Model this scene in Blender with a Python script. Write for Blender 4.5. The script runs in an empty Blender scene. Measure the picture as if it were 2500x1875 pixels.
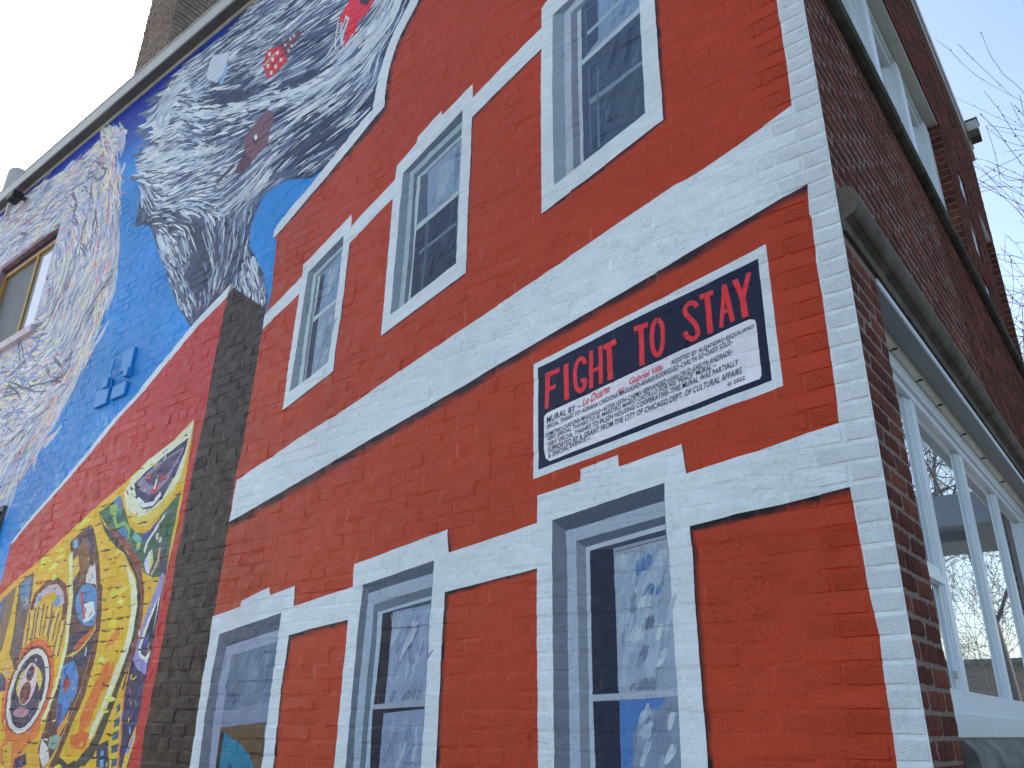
import bpy, bmesh, math, random, time
import numpy as np
from mathutils import Vector, Matrix, noise
from mathutils.geometry import delaunay_2d_cdt
random.seed(7); RNG = np.random.default_rng(7)
SC = bpy.context.scene; COL = SC.collection
# ------------------------------------------------------------------ camera
CAM_POS = Vector((0.6136, -2.6329, 1.6)); PITCH, ROLL, YAW = 0.39905, 0.015857, -0.675558
FW = Vector((math.sin(YAW)*math.cos(PITCH), math.cos(YAW)*math.cos(PITCH), math.sin(PITCH)))
r0 = Vector((math.cos(YAW), -math.sin(YAW), 0)); u0 = r0.cross(FW)
RT = math.cos(ROLL)*r0 + math.sin(ROLL)*u0; UP = -math.sin(ROLL)*r0 + math.cos(ROLL)*u0
cam_d = bpy.data.cameras.new('camera'); cam = bpy.data.objects.new('camera', cam_d); COL.objects.link(cam)
cam.matrix_world = Matrix(((RT.x, UP.x, -FW.x, CAM_POS.x), (RT.y, UP.y, -FW.y, CAM_POS.y), (RT.z, UP.z, -FW.z, CAM_POS.z), (0, 0, 0, 1)))
cam_d.sensor_fit = 'HORIZONTAL'; cam_d.sensor_width = 36; cam_d.lens = 36*1976.67/2500; cam_d.clip_end = 2000; cam_d.clip_start = .05
SC.camera = cam
# ------------------------------------------------------------------ sky, sun, exposure
SUN_AZ, SUN_EL = math.radians(-67), math.radians(24)      # azimuth clockwise from +Y
sun_dir = Vector((math.sin(SUN_AZ)*math.cos(SUN_EL), math.cos(SUN_AZ)*math.cos(SUN_EL), math.sin(SUN_EL)))
world = bpy.data.worlds.new('World'); SC.world = world; world.use_nodes = True
wn = world.node_tree.nodes; wl = world.node_tree.links; wn.clear()
sky = wn.new('ShaderNodeTexSky'); sky.sky_type = 'NISHITA'; sky.sun_disc = False
sky.sun_elevation = SUN_EL; sky.sun_rotation = SUN_AZ; sky.air_density = 1.0; sky.dust_density = 3.0; sky.ozone_density = 1.0; sky.altitude = 200
bg = wn.new('ShaderNodeBackground'); bg.inputs[1].default_value = 0.12
wo = wn.new('ShaderNodeOutputWorld'); wl.new(sky.outputs[0], bg.inputs[0]); wl.new(bg.outputs[0], wo.inputs[0])
sun_l = bpy.data.lights.new('sun', 'SUN'); sun_l.energy = 2.5; sun_l.angle = math.radians(.6); sun_l.color = (1, .93, .82)
sun_o = bpy.data.objects.new('sun', sun_l); COL.objects.link(sun_o); sun_o.rotation_euler = sun_dir.to_track_quat('Z', 'Y').to_euler()
SC.view_settings.view_transform = 'Standard'; SC.view_settings.look = 'None'; SC.view_settings.gamma = 1.0; SC.view_settings.use_curve_mapping = False
SC.view_settings.exposure = 1.68
SC.cycles.max_bounces = 6
# ------------------------------------------------------------------ helpers
def lin(c):
    c = c/255.0
    return c/12.92 if c <= .04045 else ((c+.055)/1.055)**2.4
WREF = [lin(179), lin(195), lin(213)]
def alb(c, k=.78):                   # paint colour read against the white paint of the same wall
    return tuple(min(.9, max(.006, k*lin(v)/w)) for v, w in zip(c, WREF))
NAMED = {'white': (178, 198, 216), 'red': (148, 51, 25), 'crim': (158, 42, 44), 'brown': (35, 26, 23)}
def nm_col(c): return alb(NAMED[c] if isinstance(c, str) else c)
def wcol(c): return nm_col(c) if isinstance(c, str) else alb((c[0]*.93, c[1]*.995, c[2]*.97))
def link(o, parent=None):
    COL.objects.link(o)
    if parent: o.parent = parent
    return o
def empty(name, loc=(0, 0, 0), parent=None):
    o = bpy.data.objects.new(name, None); o.location = loc; o.empty_display_size = .2
    return link(o, parent)
def mesh_obj(name, verts, faces, mat, parent=None, smooth=False, loc=(0, 0, 0)):
    me = bpy.data.meshes.new(name); me.from_pydata([tuple(v) for v in verts], [], faces); me.update()
    if mat: me.materials.append(mat)
    if smooth: me.shade_smooth()
    o = bpy.data.objects.new(name, me); o.location = loc
    return link(o, parent)
class MB:
    def __init__(s): s.v = []; s.f = []
    def box(s, x0, x1, y0, y1, z0, z1, b=0):
        n = len(s.v)
        if b <= 0:
            s.v += [(x, y, z) for z in (z0, z1) for x, y in ((x0, y0), (x1, y0), (x1, y1), (x0, y1))]
            s.f += [tuple(n+i for i in f) for f in ((3, 2, 1, 0), (4, 5, 6, 7), (0, 1, 5, 4), (1, 2, 6, 5), (2, 3, 7, 6), (3, 0, 4, 7))]
        else:
            bm = bmesh.new(); bmesh.ops.create_cube(bm, size=1)
            for v in bm.verts: v.co = Vector(((x0+x1)/2+v.co.x*(x1-x0), (y0+y1)/2+v.co.y*(y1-y0), (z0+z1)/2+v.co.z*(z1-z0)))
            bmesh.ops.bevel(bm, geom=bm.edges[:], offset=b, segments=1, affect='EDGES')
            bm.verts.index_update()
            s.v += [tuple(v.co) for v in bm.verts]; s.f += [tuple(n+v.index for v in f.verts) for f in bm.faces]; bm.free()
        return s
    def prism(s, prof, y0, y1):          # profile in (x,z), extruded along y
        n = len(s.v); k = len(prof)
        s.v += [(x, y0, z) for x, z in prof]+[(x, y1, z) for x, z in prof]
        s.f += [tuple(n+i for i in range(k)), tuple(n+k+i for i in reversed(range(k)))]
        s.f += [(n+(i+1) % k, n+i, n+k+i, n+k+(i+1) % k) for i in range(k)]
        return s
    def tube(s, pts, radii, seg=6):
        n = len(s.v); m = len(pts)
        for i, p in enumerate(pts):
            p = Vector(p); t = (Vector(pts[min(i+1, m-1)])-Vector(pts[max(i-1, 0)])).normalized()
            a = t.orthogonal().normalized(); b = t.cross(a)
            for k in range(seg):
                an = 2*math.pi*k/seg; s.v.append(tuple(p+(a*math.cos(an)+b*math.sin(an))*radii[i]))
        for i in range(m-1):
            for k in range(seg):
                k2 = (k+1) % seg; s.f.append((n+i*seg+k, n+i*seg+k2, n+(i+1)*seg+k2, n+(i+1)*seg+k))
        s.f.append(tuple(n+k for k in reversed(range(seg)))); s.f.append(tuple(n+(m-1)*seg+k for k in range(seg)))
        return s
    def build(s, name, mat, parent=None, smooth=False): return mesh_obj(name, s.v, s.f, mat, parent, smooth)
# ------------------------------------------------------------------ materials
def new_mat(name):
    m = bpy.data.materials.new(name); m.use_nodes = True; nt = m.node_tree
    return m, nt, nt.nodes['Principled BSDF']
def N(nt, t, **kw):
    n = nt.nodes.new(t)
    for k, v in kw.items():
        if hasattr(n, k): setattr(n, k, v)
        else: n.inputs[k].default_value = v
    return n
def noise_mat(name, col, var=.15, scale=8, rough=.7, bump=.3, bscale=60, dist=.002, spec=.5, detail=5, stretch=(1, 1, 1), col2=None, patch=1.2):
    m, nt, b = new_mat(name); L = nt.links
    geo = N(nt, 'ShaderNodeNewGeometry'); mp = N(nt, 'ShaderNodeMapping'); mp.inputs['Scale'].default_value = stretch; L.new(geo.outputs['Position'], mp.inputs[0])
    n1 = N(nt, 'ShaderNodeTexNoise', Scale=scale, Detail=detail); L.new(mp.outputs[0], n1.inputs['Vector'])
    n2 = N(nt, 'ShaderNodeTexNoise', Scale=patch, Detail=3.0); L.new(mp.outputs[0], n2.inputs['Vector'])
    ad = N(nt, 'ShaderNodeMath', operation='ADD'); L.new(n1.outputs[0], ad.inputs[0]); L.new(n2.outputs[0], ad.inputs[1])
    mr = N(nt, 'ShaderNodeMapRange'); mr.inputs['From Min'].default_value = .7; mr.inputs['From Max'].default_value = 1.3; L.new(ad.outputs[0], mr.inputs[0])
    mx = N(nt, 'ShaderNodeMix', data_type='RGBA'); c2 = col2 or tuple(c*(1-var*2.2) for c in col); c1 = tuple(min(1, c*(1+var)) for c in col)
    mx.inputs['A'].default_value = (*c2, 1); mx.inputs['B'].default_value = (*c1, 1); L.new(mr.outputs[0], mx.inputs['Factor']); L.new(mx.outputs['Result'], b.inputs['Base Color'])
    b.inputs['Roughness'].default_value = rough; b.inputs['Specular IOR Level'].default_value = spec if rough < .75 else .12
    if bump:
        n3 = N(nt, 'ShaderNodeTexNoise', Scale=bscale, Detail=4.0); L.new(mp.outputs[0], n3.inputs['Vector'])
        bp = N(nt, 'ShaderNodeBump', Strength=bump, Distance=dist); L.new(n3.outputs[0], bp.inputs['Height']); L.new(bp.outputs[0], b.inputs['Normal'])
    return m
def paint_mat():
    m, nt, b = new_mat('mural_paint'); L = nt.links
    at = N(nt, 'ShaderNodeAttribute', attribute_name='paint'); geo = N(nt, 'ShaderNodeNewGeometry')
    def nz(scale, detail=4.0, st=(1, 1, 1), rough=.5):
        mp = N(nt, 'ShaderNodeMapping'); mp.inputs['Scale'].default_value = st; L.new(geo.outputs['Position'], mp.inputs[0])
        n = N(nt, 'ShaderNodeTexNoise', Scale=scale, Detail=detail, Roughness=rough); L.new(mp.outputs[0], n.inputs['Vector']); return n.outputs[0]
    def mr(sock, a, c, lo, hi):
        n = N(nt, 'ShaderNodeMapRange'); L.new(sock, n.inputs[0])
        for k, v in zip(('From Min', 'From Max', 'To Min', 'To Max'), (a, c, lo, hi)): n.inputs[k].default_value = v
        return n.outputs[0]
    def mul(a, c, op='MULTIPLY'):
        n = N(nt, 'ShaderNodeMath', operation=op)
        for i, s in enumerate((a, c)):
            if isinstance(s, (int, float)): n.inputs[i].default_value = s
            else: L.new(s, n.inputs[i])
        return n.outputs[0]
    v = mul(mul(mr(nz(1.3, 3), .3, .7, .90, 1.08), mr(nz(9, 5, (1, 1, 2.2)), .3, .7, .93, 1.06)), mr(nz(70, 4, (1, 1, .5), .65), .25, .75, .92, 1.07))
    cm = N(nt, 'ShaderNodeVectorMath', operation='SCALE'); L.new(at.outputs['Color'], cm.inputs[0]); L.new(v, cm.inputs['Scale'])
    L.new(cm.outputs[0], b.inputs['Base Color'])
    L.new(mr(nz(14, 4), .3, .7, .42, .62), b.inputs['Roughness']); b.inputs['Specular IOR Level'].default_value = .26
    # relief: lumpy painted-over common brick, stippled face brick where alpha says so
    lump = mul(nz(26, 5, (1, 1, 1.7), .6), .0036); fine = mul(nz(160, 3), .0011)
    pit = mul(mr(nz(60, 3, (1, 1, 2.4), .55), .60, .72, 0, -.0035), mr(nz(5, 2), .45, .6, 0, 1))
    ridge = mul(mr(nz(34, 4, (.55, 1, 2.6), .6), .58, .66, 0, .0022), mr(nz(3.1, 2), .4, .6, .15, 1))
    stip = mul(mul(nz(95, 4, (.8, 1, 1.4), .75), .011), at.outputs['Alpha'])
    h = mul(mul(mul(lump, fine, 'ADD'), mul(pit, ridge, 'ADD'), 'ADD'), stip, 'ADD')
    bp = N(nt, 'ShaderNodeBump', Strength=.8, Distance=1.0); L.new(h, bp.inputs['Height']); L.new(bp.outputs[0], b.inputs['Normal'])
    return m
M = {}
M['paint'] = paint_mat()
M['mortar'] = noise_mat('mortar', (.25, .18, .145), .14, 30, .95, .8, 190, .004)
M['stone'] = noise_mat('weathered_stone', (.135, .112, .085), .22, 14, .85, .6, 130, .003, patch=3)
M['stone_dark'] = noise_mat('sooty_stone', (.10, .095, .08), .25, 12, .9, .6, 110, .003, patch=2)
M['white_frame'] = noise_mat('white_vinyl', (.70, .73, .74), .035, 3, .35, .03, 40, .001)
M['soffit'] = noise_mat('soffit_panel', (.24, .24, .225), .05, 3, .5, .02, 40, .001)
M['cream'] = noise_mat('cream_trim', (.60, .58, .50), .06, 9, .5, .05, 40, .001)
M['metal'] = noise_mat('flashing_metal', (.50, .48, .43), .06, 5, .5, .05, 30, .001)
M['metal_dark'] = noise_mat('dark_flashing', (.10, .10, .095), .12, 6, .6, .05, 30, .001)
M['black'] = noise_mat('black_plastic', (.012, .012, .014), .2, 20, .5, .1, 60, .001)
M['dark'] = noise_mat('dark_interior', (.02, .022, .025), .1, 3, .9, 0)
M['yellow_frame'] = noise_mat('ochre_window_frame', (.42, .22, .03), .1, 10, .5, .1, 40, .001)
M['screen'] = noise_mat('insect_screen', (.14, .145, .14), .12, 3, .6, .1, 300, .0005)
M['concrete'] = noise_mat('concrete', (.36, .35, .33), .1, 12, .9, .4, 120, .002)
M['asphalt'] = noise_mat('asphalt', (.05, .05, .052), .15, 20, .9, .5, 150, .003)
M['bark'] = noise_mat('bark', (.085, .07, .06), .25, 30, .95, .6, 90, .004)
M['chimney'] = noise_mat('common_brick', (.33, .245, .19), .2, 14, .95, .5, 90, .004)
M['chimney_joint'] = noise_mat('old_mortar', (.22, .19, .165), .2, 20, .95, .5, 90, .004)
M['canopy'] = noise_mat('canopy_fascia', (.27, .29, .30), .05, 3, .6, .03, 40, .001)
M['render_brown'] = noise_mat('brown_brickwork', (.22, .16, .11), .22, 3, .95, .3, 50, .003, stretch=(1, 1, 5))
def glass_mat(name, tint, ior=1.9):
    m, nt, b = new_mat(name); b.inputs['Base Color'].default_value = (*tint, 1); b.inputs['Roughness'].default_value = .012; b.inputs['IOR'].default_value = ior; b.inputs['Specular IOR Level'].default_value = .9
    geo = N(nt, 'ShaderNodeNewGeometry'); n = N(nt, 'ShaderNodeTexNoise', Scale=1.1, Detail=1.0); nt.links.new(geo.outputs['Position'], n.inputs['Vector'])
    bp = N(nt, 'ShaderNodeBump', Strength=.05, Distance=.02); nt.links.new(n.outputs[0], bp.inputs['Height']); nt.links.new(bp.outputs[0], b.inputs['Normal'])
    return m
M['glass'] = glass_mat('window_glass', (.80, .84, .86), 1.6); M['glass'].node_tree.nodes['Principled BSDF'].inputs['Metallic'].default_value = .8
M['glass_pale'] = glass_mat('pale_reflection_glass', (.42, .47, .52), 1.5)  # pale reflection of the side window pane is put into the base colour
M['glass_block'] = noise_mat('glass_block', (.72, .78, .82), .04, 6, .15, .1, 40, .002)
def brick_mats():
    out = []
    for k in range(5):
        c = (.155*(.72+.14*k), .046*(.72+.14*k), .030*(.72+.14*k))
        out.append(noise_mat('rug_brick_%d' % k, c, .22, 55, .92, 1.0, 240, .005, stretch=(1, 1, .45), patch=9))
    return out
M_BR = brick_mats()
# ------------------------------------------------------------------ mural data (wall coordinates in millimetres: along the wall from the corner, height)
REG=[
('tornado',(46, 60, 92),[-3919,7380,-4447,7380,-4649,7363,-4920,7261,-5239,7288,-5586,7212,-5875,7186,-5938,7030,-5965,6841,-5842,6624,-5907,6358,-5811,6096,-5798,5879,-5788,5734,-5780,5594,-5561,5532,-5458,5451,-5311,5239,-5065,4926,-4888,4677,-4729,4467,-4477,4216,-4343,4268,-4024,4418,-3992,4320,-3791,4173,-3542,4026,-3556,4174,-3649,4373,-3795,4569,-3872,4672,-3902,4835,-3854,4957,-3771,5065,-3875,4991,-3821,5056,-3675,5080,-3510,5061,-3226,4952,-3124,4978,-2946,5092,-2795,5183,-2684,5230,-2669,5360,-2652,5481,-2623,5607,-2591,5710,-2546,5806,-2492,5874,-2455,5930,-2407,6002,-2293,6370]),
('figure',(158, 166, 196),[-10550,7380,-9844,7338,-9511,7296,-8592,7305,-7567,7150,-7146,7234,-6801,7194,-6537,7058,-6641,6868,-6552,6587,-6336,6425,-6337,6305,-6309,6173,-6208,5984,-6201,5878,-6057,5637,-6005,5508,-5956,5302,-5920,5184,-5962,5095,-6006,4931,-6018,4745,-6055,4571,-6078,4420,-6159,4297,-6273,4147,-6386,3995,-6501,3844,-6630,3673,-6829,3536,-7003,3392,-7165,3268,-7479,3115,-7590,3113]),
('base','crim',[-4024,4418,-4046,4322,-4078,3781,-4074,3472,-4102,3131,-4110,2768,-4104,2362,-4114,2238,-4112,1978,-4123,1764,-4135,1522,-4114,1351,-3908,562,-8162,50,-7028,2242,-6737,2577,-6734,2837,-6746,2920,-6443,3110,-6097,3281,-5757,3475,-5372,3713,-5062,3851,-5023,3895,-4722,4067,-4462,4222]),
('base','white',[-4024,4418,-4462,4222,-4722,4067,-5023,3895,-5062,3851,-5372,3713,-5757,3475,-6097,3281,-6443,3110,-6746,2920,-6710,2908,-6386,3092,-6027,3275,-5686,3457,-5289,3699,-4983,3837,-4932,3873,-4636,4043,-4370,4194,-4046,4322]),
('base','brown',[-4019,4396,-3554,4067,-3562,3644,-3579,3175,-3611,2928,-3599,2675,-3608,2319,-3610,2138,-3620,1993,-3631,1791,-3623,1531,-3624,1370,-3473,623,-3908,562,-4114,1351,-4135,1522,-4123,1764,-4112,1978,-4114,2238,-4121,2549,-4110,2768,-4102,3131,-4074,3472,-4078,3781,-4046,4322]),
('base',(120, 118, 118),[-4024,4418,-3967,4373,-3989,4370,-4023,4350,-4046,4322,-4048,4359]),
('panel',(208, 162, 36),[-4197,3449,-4189,3370,-4182,3145,-4177,3031,-4174,2736,-4210,2371,-4207,2168,-4218,1909,-4232,1590,-4247,1346,-4024,546,-7314,85,-7085,2326,-6677,2481,-6466,2571,-5928,2779,-5418,2996,-5022,3126,-4776,3226,-4431,3337]),
('panel',(224, 218, 190),[-4201,3436,-4205,3373,-4222,3153,-4259,3002,-4409,2844,-4563,2778,-4681,2785,-4787,2844,-4885,2938,-4959,3060,-4907,3155,-4703,3259,-4399,3340]),
('panel',(214, 180, 80),[-4231,3058,-4259,3002,-4409,2844,-4563,2778,-4681,2785,-4787,2844,-4866,2936,-4709,2859,-4589,2852,-4448,2910,-4315,2985]),
('panel',(48, 50, 92),[-4229,3324,-4248,3211,-4313,3072,-4427,2941,-4537,2888,-4657,2901,-4777,2995,-4845,3107,-4721,3169,-4527,3236]),
('panel',(120, 118, 155),[-4258,3266,-4292,3201,-4390,3067,-4525,2992,-4626,2999,-4756,3056,-4802,3109,-4700,3156,-4522,3221]),
('panel',(60, 55, 95),[-4276,3252,-4367,3143,-4510,3043,-4632,3063,-4704,3120,-4514,3197]),
('panel',(175, 50, 55),[-4613,3151,-4632,3108,-4704,3120]),
('panel',(175, 50, 55),[-4488,3075,-4525,2992,-4612,3005]),
('panel',(175, 50, 55),[-4422,3117,-4451,3060,-4509,3087]),
('panel',(205, 205, 220),[-4534,3092,-4542,3022,-4562,3024,-4554,3094]),
('panel',(205, 205, 220),[-4749,3007,-4644,2943,-4538,2939,-4467,2995,-4446,2967,-4528,2906,-4655,2910,-4767,2977]),
('panel',(46, 92, 72),[-5290,2968,-5105,3017,-5013,3059,-4913,2942,-4791,2808,-4663,2740,-4459,2714,-4403,2826,-4207,2959,-4202,2823,-4216,2634,-4203,2417,-4355,2421,-4497,2467,-4504,2485,-4741,2680,-4960,2795,-5105,2840]),
('panel',(52, 112, 175),[-5105,3017,-5013,3059,-4949,2966,-4942,2883,-5035,2978]),
('panel',(52, 112, 175),[-4950,2793,-4875,2824,-4796,2756,-4796,2712]),
('panel',(112, 158, 80),[-5142,2994,-5043,2998,-4984,2943,-5022,2903,-5107,2933]),
('panel',(110, 165, 90),[-5029,2915,-4966,2837,-4868,2852,-4768,2789,-4763,2711,-4793,2710,-4792,2772,-4875,2822,-4977,2809,-5052,2896]),
('panel',(90, 170, 160),[-4701,2759,-4589,2697,-4595,2618,-4644,2627,-4628,2665,-4725,2715]),
('panel',(60, 60, 150),[-4603,2722,-4503,2741,-4419,2803,-4389,2763,-4482,2695,-4593,2672]),
('panel',(200, 205, 215),[-4345,2810,-4426,2727,-4496,2662,-4516,2592,-4540,2599,-4517,2676,-4444,2745,-4362,2828]),
('panel',(215, 170, 50),[-4640,2676,-4593,2662,-4601,2638,-4647,2651]),
('panel',(185, 195, 225),[-4430,2610,-4475,2582,-4503,2527,-4457,2464,-4410,2444,-4421,2518]),
('panel',(205, 195, 90),[-4419,2600,-4387,2531,-4403,2467,-4429,2519]),
('panel',(38, 82, 52),[-4406,2766,-4324,2823,-4246,2821,-4260,2722,-4369,2728]),
('panel',(215, 190, 190),[-4386,2709,-4379,2666,-4409,2662,-4416,2704]),
('panel',(215, 190, 190),[-4337,2677,-4333,2643,-4363,2640,-4366,2674]),
('panel',(205, 140, 140),[-4323,2608,-4318,2521,-4375,2435,-4396,2448,-4342,2529,-4348,2607]),
('panel',(44, 42, 84),[-4258,2672,-4253,2565,-4309,2507,-4266,2405,-4308,2330,-4327,2130,-4421,2013,-4436,1930,-4441,1746,-4409,1588,-4397,1483,-4441,1406,-4579,1333,-4247,1346,-4232,1590,-4218,1909,-4207,2168,-4220,2512,-4301,2564]),
('panel',(130, 130, 190),[-4257,2444,-4220,2425,-4223,2299,-4242,2186,-4238,1924,-4238,1844,-4339,1876,-4420,1930,-4396,2027,-4366,2193,-4315,2307]),
('panel',(210, 215, 215),[-4230,2300,-4231,1946,-4248,1910,-4344,1950,-4374,1988,-4347,2100,-4290,2235]),
('panel',(35, 45, 60),[-4245,2286,-4225,1990,-4275,1944,-4334,1964,-4344,2009,-4316,2099]),
('panel',(60, 62, 150),[-4280,2082,-4262,1991,-4299,1970,-4330,1994,-4317,2061]),
('panel',(62, 60, 150),[-4337,1795,-4328,1805,-4310,1795,-4320,1785]),
('panel',(62, 60, 150),[-4378,1745,-4368,1755,-4351,1745,-4361,1735]),
('panel',(62, 60, 150),[-4288,1744,-4279,1754,-4262,1744,-4271,1734]),
('panel',(62, 60, 150),[-4374,1695,-4364,1705,-4347,1695,-4356,1685]),
('panel',(62, 60, 150),[-4279,1680,-4269,1690,-4252,1680,-4262,1670]),
('panel',(62, 60, 150),[-4366,1638,-4357,1648,-4340,1638,-4349,1628]),
('panel',(62, 60, 150),[-4290,1631,-4280,1641,-4263,1631,-4273,1621]),
('panel',(62, 60, 150),[-4300,1582,-4291,1592,-4274,1582,-4283,1572]),
('panel',(62, 60, 150),[-4399,1760,-4389,1770,-4372,1760,-4381,1750]),
('panel',(62, 60, 150),[-4394,2361,-4384,2371,-4365,2358,-4376,2348]),
('panel',(62, 60, 150),[-4391,2481,-4380,2491,-4362,2478,-4372,2468]),
('panel',(62, 60, 150),[-4291,1831,-4281,1841,-4264,1830,-4274,1820]),
('panel',(200, 170, 60),[-4475,1717,-4429,1659,-4374,1484,-4369,1341,-4458,1338,-4517,1516,-4505,1637]),
('panel',(200, 110, 70),[-4470,1761,-4443,1731,-4409,1588,-4347,1342,-4369,1341,-4424,1588]),
('panel',(40, 85, 105),[-4504,1674,-4468,1692,-4457,1645,-4494,1630]),
('panel',(40, 85, 105),[-4503,1594,-4441,1613,-4430,1567,-4493,1552]),
('panel',(40, 85, 105),[-4492,1523,-4423,1542,-4413,1497,-4482,1481]),
('panel',(40, 85, 105),[-4472,1454,-4404,1473,-4394,1428,-4463,1412]),
('panel',(40, 85, 105),[-4444,1378,-4385,1397,-4374,1354,-4435,1338]),
('panel',(200, 170, 60),[-4238,1569,-4279,1486,-4308,1410,-4311,1343,-4261,1345,-4251,1412,-4222,1487]),
('panel',(110, 130, 210),[-4240,1534,-4274,1472,-4306,1424,-4275,1418,-4245,1473]),
('panel',(48, 50, 80),[-4661,1449,-4536,1487,-4458,1338,-4610,1332]),
('panel',(90, 150, 205),[-4594,1422,-4558,1430,-4547,1403,-4582,1395]),
('panel',(90, 150, 205),[-4584,1374,-4546,1382,-4528,1341,-4568,1336]),
('panel',(46, 52, 50),[-5290,2968,-5172,2868,-4941,2747,-4706,2590,-4709,2597,-4523,2428,-4449,2293,-4418,2066,-4468,1894,-4528,1732,-4584,1565,-4671,1399,-4767,1326,-5118,1312,-5151,1377,-5068,1387,-4865,1357,-4712,1491,-4614,1674,-4525,1880,-4473,2068,-4485,2264,-4564,2432,-4787,2623,-4910,2673,-5123,2797]),
('panel',(118, 55, 52),[-5105,2840,-4960,2795,-4741,2680,-4536,2530,-4529,2511,-4431,2340,-4391,2180,-4396,2027,-4443,1908,-4454,1761,-4480,1768,-4461,1916,-4425,2104,-4446,2293,-4526,2437,-4709,2597,-4734,2619,-4889,2706]),
('panel',(214, 166, 34),[-5273,2928,-5155,2829,-4903,2655,-4798,2587,-4765,2569,-4601,2444,-4524,2347,-4486,2225,-4477,2038,-4548,1858,-4630,1674,-4741,1483,-4871,1371,-4974,1339,-5107,1378,-4994,1523,-4938,1697,-4906,1930,-4945,2214,-5011,2429,-5158,2663,-5248,2785]),
('panel',(228, 224, 188),[-4757,2568,-4592,2443,-4519,2347,-4483,2225,-4474,2038,-4545,1858,-4627,1674,-4738,1483,-4796,1496,-4695,1674,-4615,1868,-4541,2041,-4551,2229,-4599,2353,-4672,2458]),
('panel',(205, 105, 35),[-4766,1918,-4637,1921,-4635,1838,-4727,1749,-4777,1637,-4793,1562,-4919,1509,-4938,1621,-4871,1735]),
('panel',(205, 120, 40),[-4739,2089,-4665,2149,-4628,2099,-4749,1995,-4807,2013]),
('panel',(205, 95, 35),[-5018,1500,-4862,1532,-4770,1511,-4812,1423,-4986,1433]),
('panel',(92, 56, 52),[-5398,2907,-5318,2859,-5167,2684,-5035,2443,-5002,2429,-4925,2229,-4898,1969,-4934,1743,-5019,1575,-5102,1386,-5136,1311,-5224,1308,-5152,1414,-5079,1590,-5005,1767,-4972,1979,-5006,2234,-5086,2436,-5236,2672,-5245,2693,-5359,2864]),
('panel',(78, 50, 52),[-5644,2795,-5393,2897,-5245,2693,-5119,2450,-5091,2436,-5010,2235,-4975,1988,-5009,1775,-5083,1597,-5160,1429,-5277,1306,-5442,1299,-5401,1540,-5357,1820,-5335,2001,-5386,2241,-5466,2468,-5593,2711]),
('panel',(190, 165, 60),[-5534,2651,-5405,2711,-5395,2563,-5460,2497]),
('panel',(110, 75, 45),[-5497,2740,-5373,2810,-5284,2697,-5236,2548,-5335,2477]),
('panel',(45, 48, 85),[-5416,2862,-5329,2860,-5241,2693,-5283,2652]),
('panel',(85, 150, 200),[-5595,2799,-5530,2810,-5497,2740,-5566,2738]),
('panel',(62, 128, 190),[-5351,2388,-5287,2453,-5175,2452,-5074,2409,-4997,2234,-5012,2168,-5141,2176,-5259,2234,-5332,2307]),
('panel',(200, 215, 225),[-5209,2325,-5085,2333,-5019,2244,-5082,2206,-5167,2194]),
('panel',(170, 60, 50),[-5305,2410,-5270,2416,-5197,2298,-5142,2218,-5179,2220]),
('panel',(185, 190, 205),[-5248,2574,-5169,2584,-5095,2445,-5256,2468,-5272,2523]),
('panel',(35, 40, 80),[-5307,2117,-5144,2142,-4990,2118,-4974,2004,-5029,1893,-5280,1966]),
('panel',(170, 80, 40),[-5237,2030,-5128,2108,-4985,2167,-4976,2125,-5086,2057,-5177,2020]),
('panel',(205, 175, 60),[-5326,1984,-5159,2019,-5018,2103,-4984,2183,-4970,2133,-5093,2033,-5213,1980]),
('panel',(52, 118, 190),[-5335,1926,-5183,1954,-5073,1855,-5051,1752,-5127,1651,-5195,1535,-5282,1635,-5301,1819]),
('panel',(150, 60, 50),[-5236,1874,-5162,1817,-5220,1730,-5259,1810]),
('panel',(60, 60, 130),[-5292,1690,-5218,1690,-5182,1581,-5213,1535]),
('panel',(205, 140, 60),[-5209,1527,-5095,1659,-5093,1582,-5172,1489]),
('panel',(120, 150, 150),[-5299,1487,-5198,1504,-5119,1490,-5188,1413,-5285,1426]),
('panel',(216, 210, 170),[-5571,2722,-5402,2385,-5324,2071,-5333,1816,-5403,1605,-5568,1461,-5774,1358,-5796,1403,-5596,1502,-5445,1633,-5382,1824,-5374,2065,-5449,2367,-5615,2700]),
('panel',(100, 48, 50),[-6072,2343,-6051,2453,-5918,2531,-5725,2549,-5561,2489,-5468,2370,-5432,2238,-5500,2220,-5530,2339,-5601,2431,-5733,2479,-5899,2463,-5996,2409,-6003,2333]),
('panel',(165, 160, 180),[-6019,2367,-5974,2450,-5837,2501,-5700,2500,-5580,2440,-5517,2358,-5565,2322,-5617,2392,-5714,2441,-5827,2442,-5938,2401,-5965,2340]),
('panel',(120, 75, 70),[-5968,2353,-5925,2235,-5902,2094,-6000,2077,-6022,2210,-6062,2319]),
('panel',(205, 180, 90),[-5992,2345,-5950,2229,-5926,2090,-5976,2082,-5998,2217,-6039,2328]),
('panel',(120, 75, 70),[-5831,2372,-5814,2264,-5782,2147,-5878,2120,-5912,2242,-5930,2356]),
('panel',(205, 180, 90),[-5856,2368,-5838,2258,-5806,2141,-5854,2127,-5887,2247,-5905,2360]),
('panel',(120, 75, 70),[-5691,2366,-5663,2251,-5658,2139,-5758,2134,-5762,2236,-5788,2342]),
('panel',(205, 180, 90),[-5715,2360,-5688,2247,-5683,2138,-5733,2136,-5738,2240,-5764,2348]),
('panel',(120, 75, 70),[-5550,2294,-5561,2201,-5556,2099,-5656,2095,-5661,2204,-5650,2305]),
('panel',(205, 180, 90),[-5575,2296,-5586,2201,-5581,2098,-5631,2096,-5636,2203,-5625,2302]),
('panel',(120, 75, 70),[-5416,2226,-5423,2124,-5422,1989,-5522,1988,-5523,2126,-5516,2232]),
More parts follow.
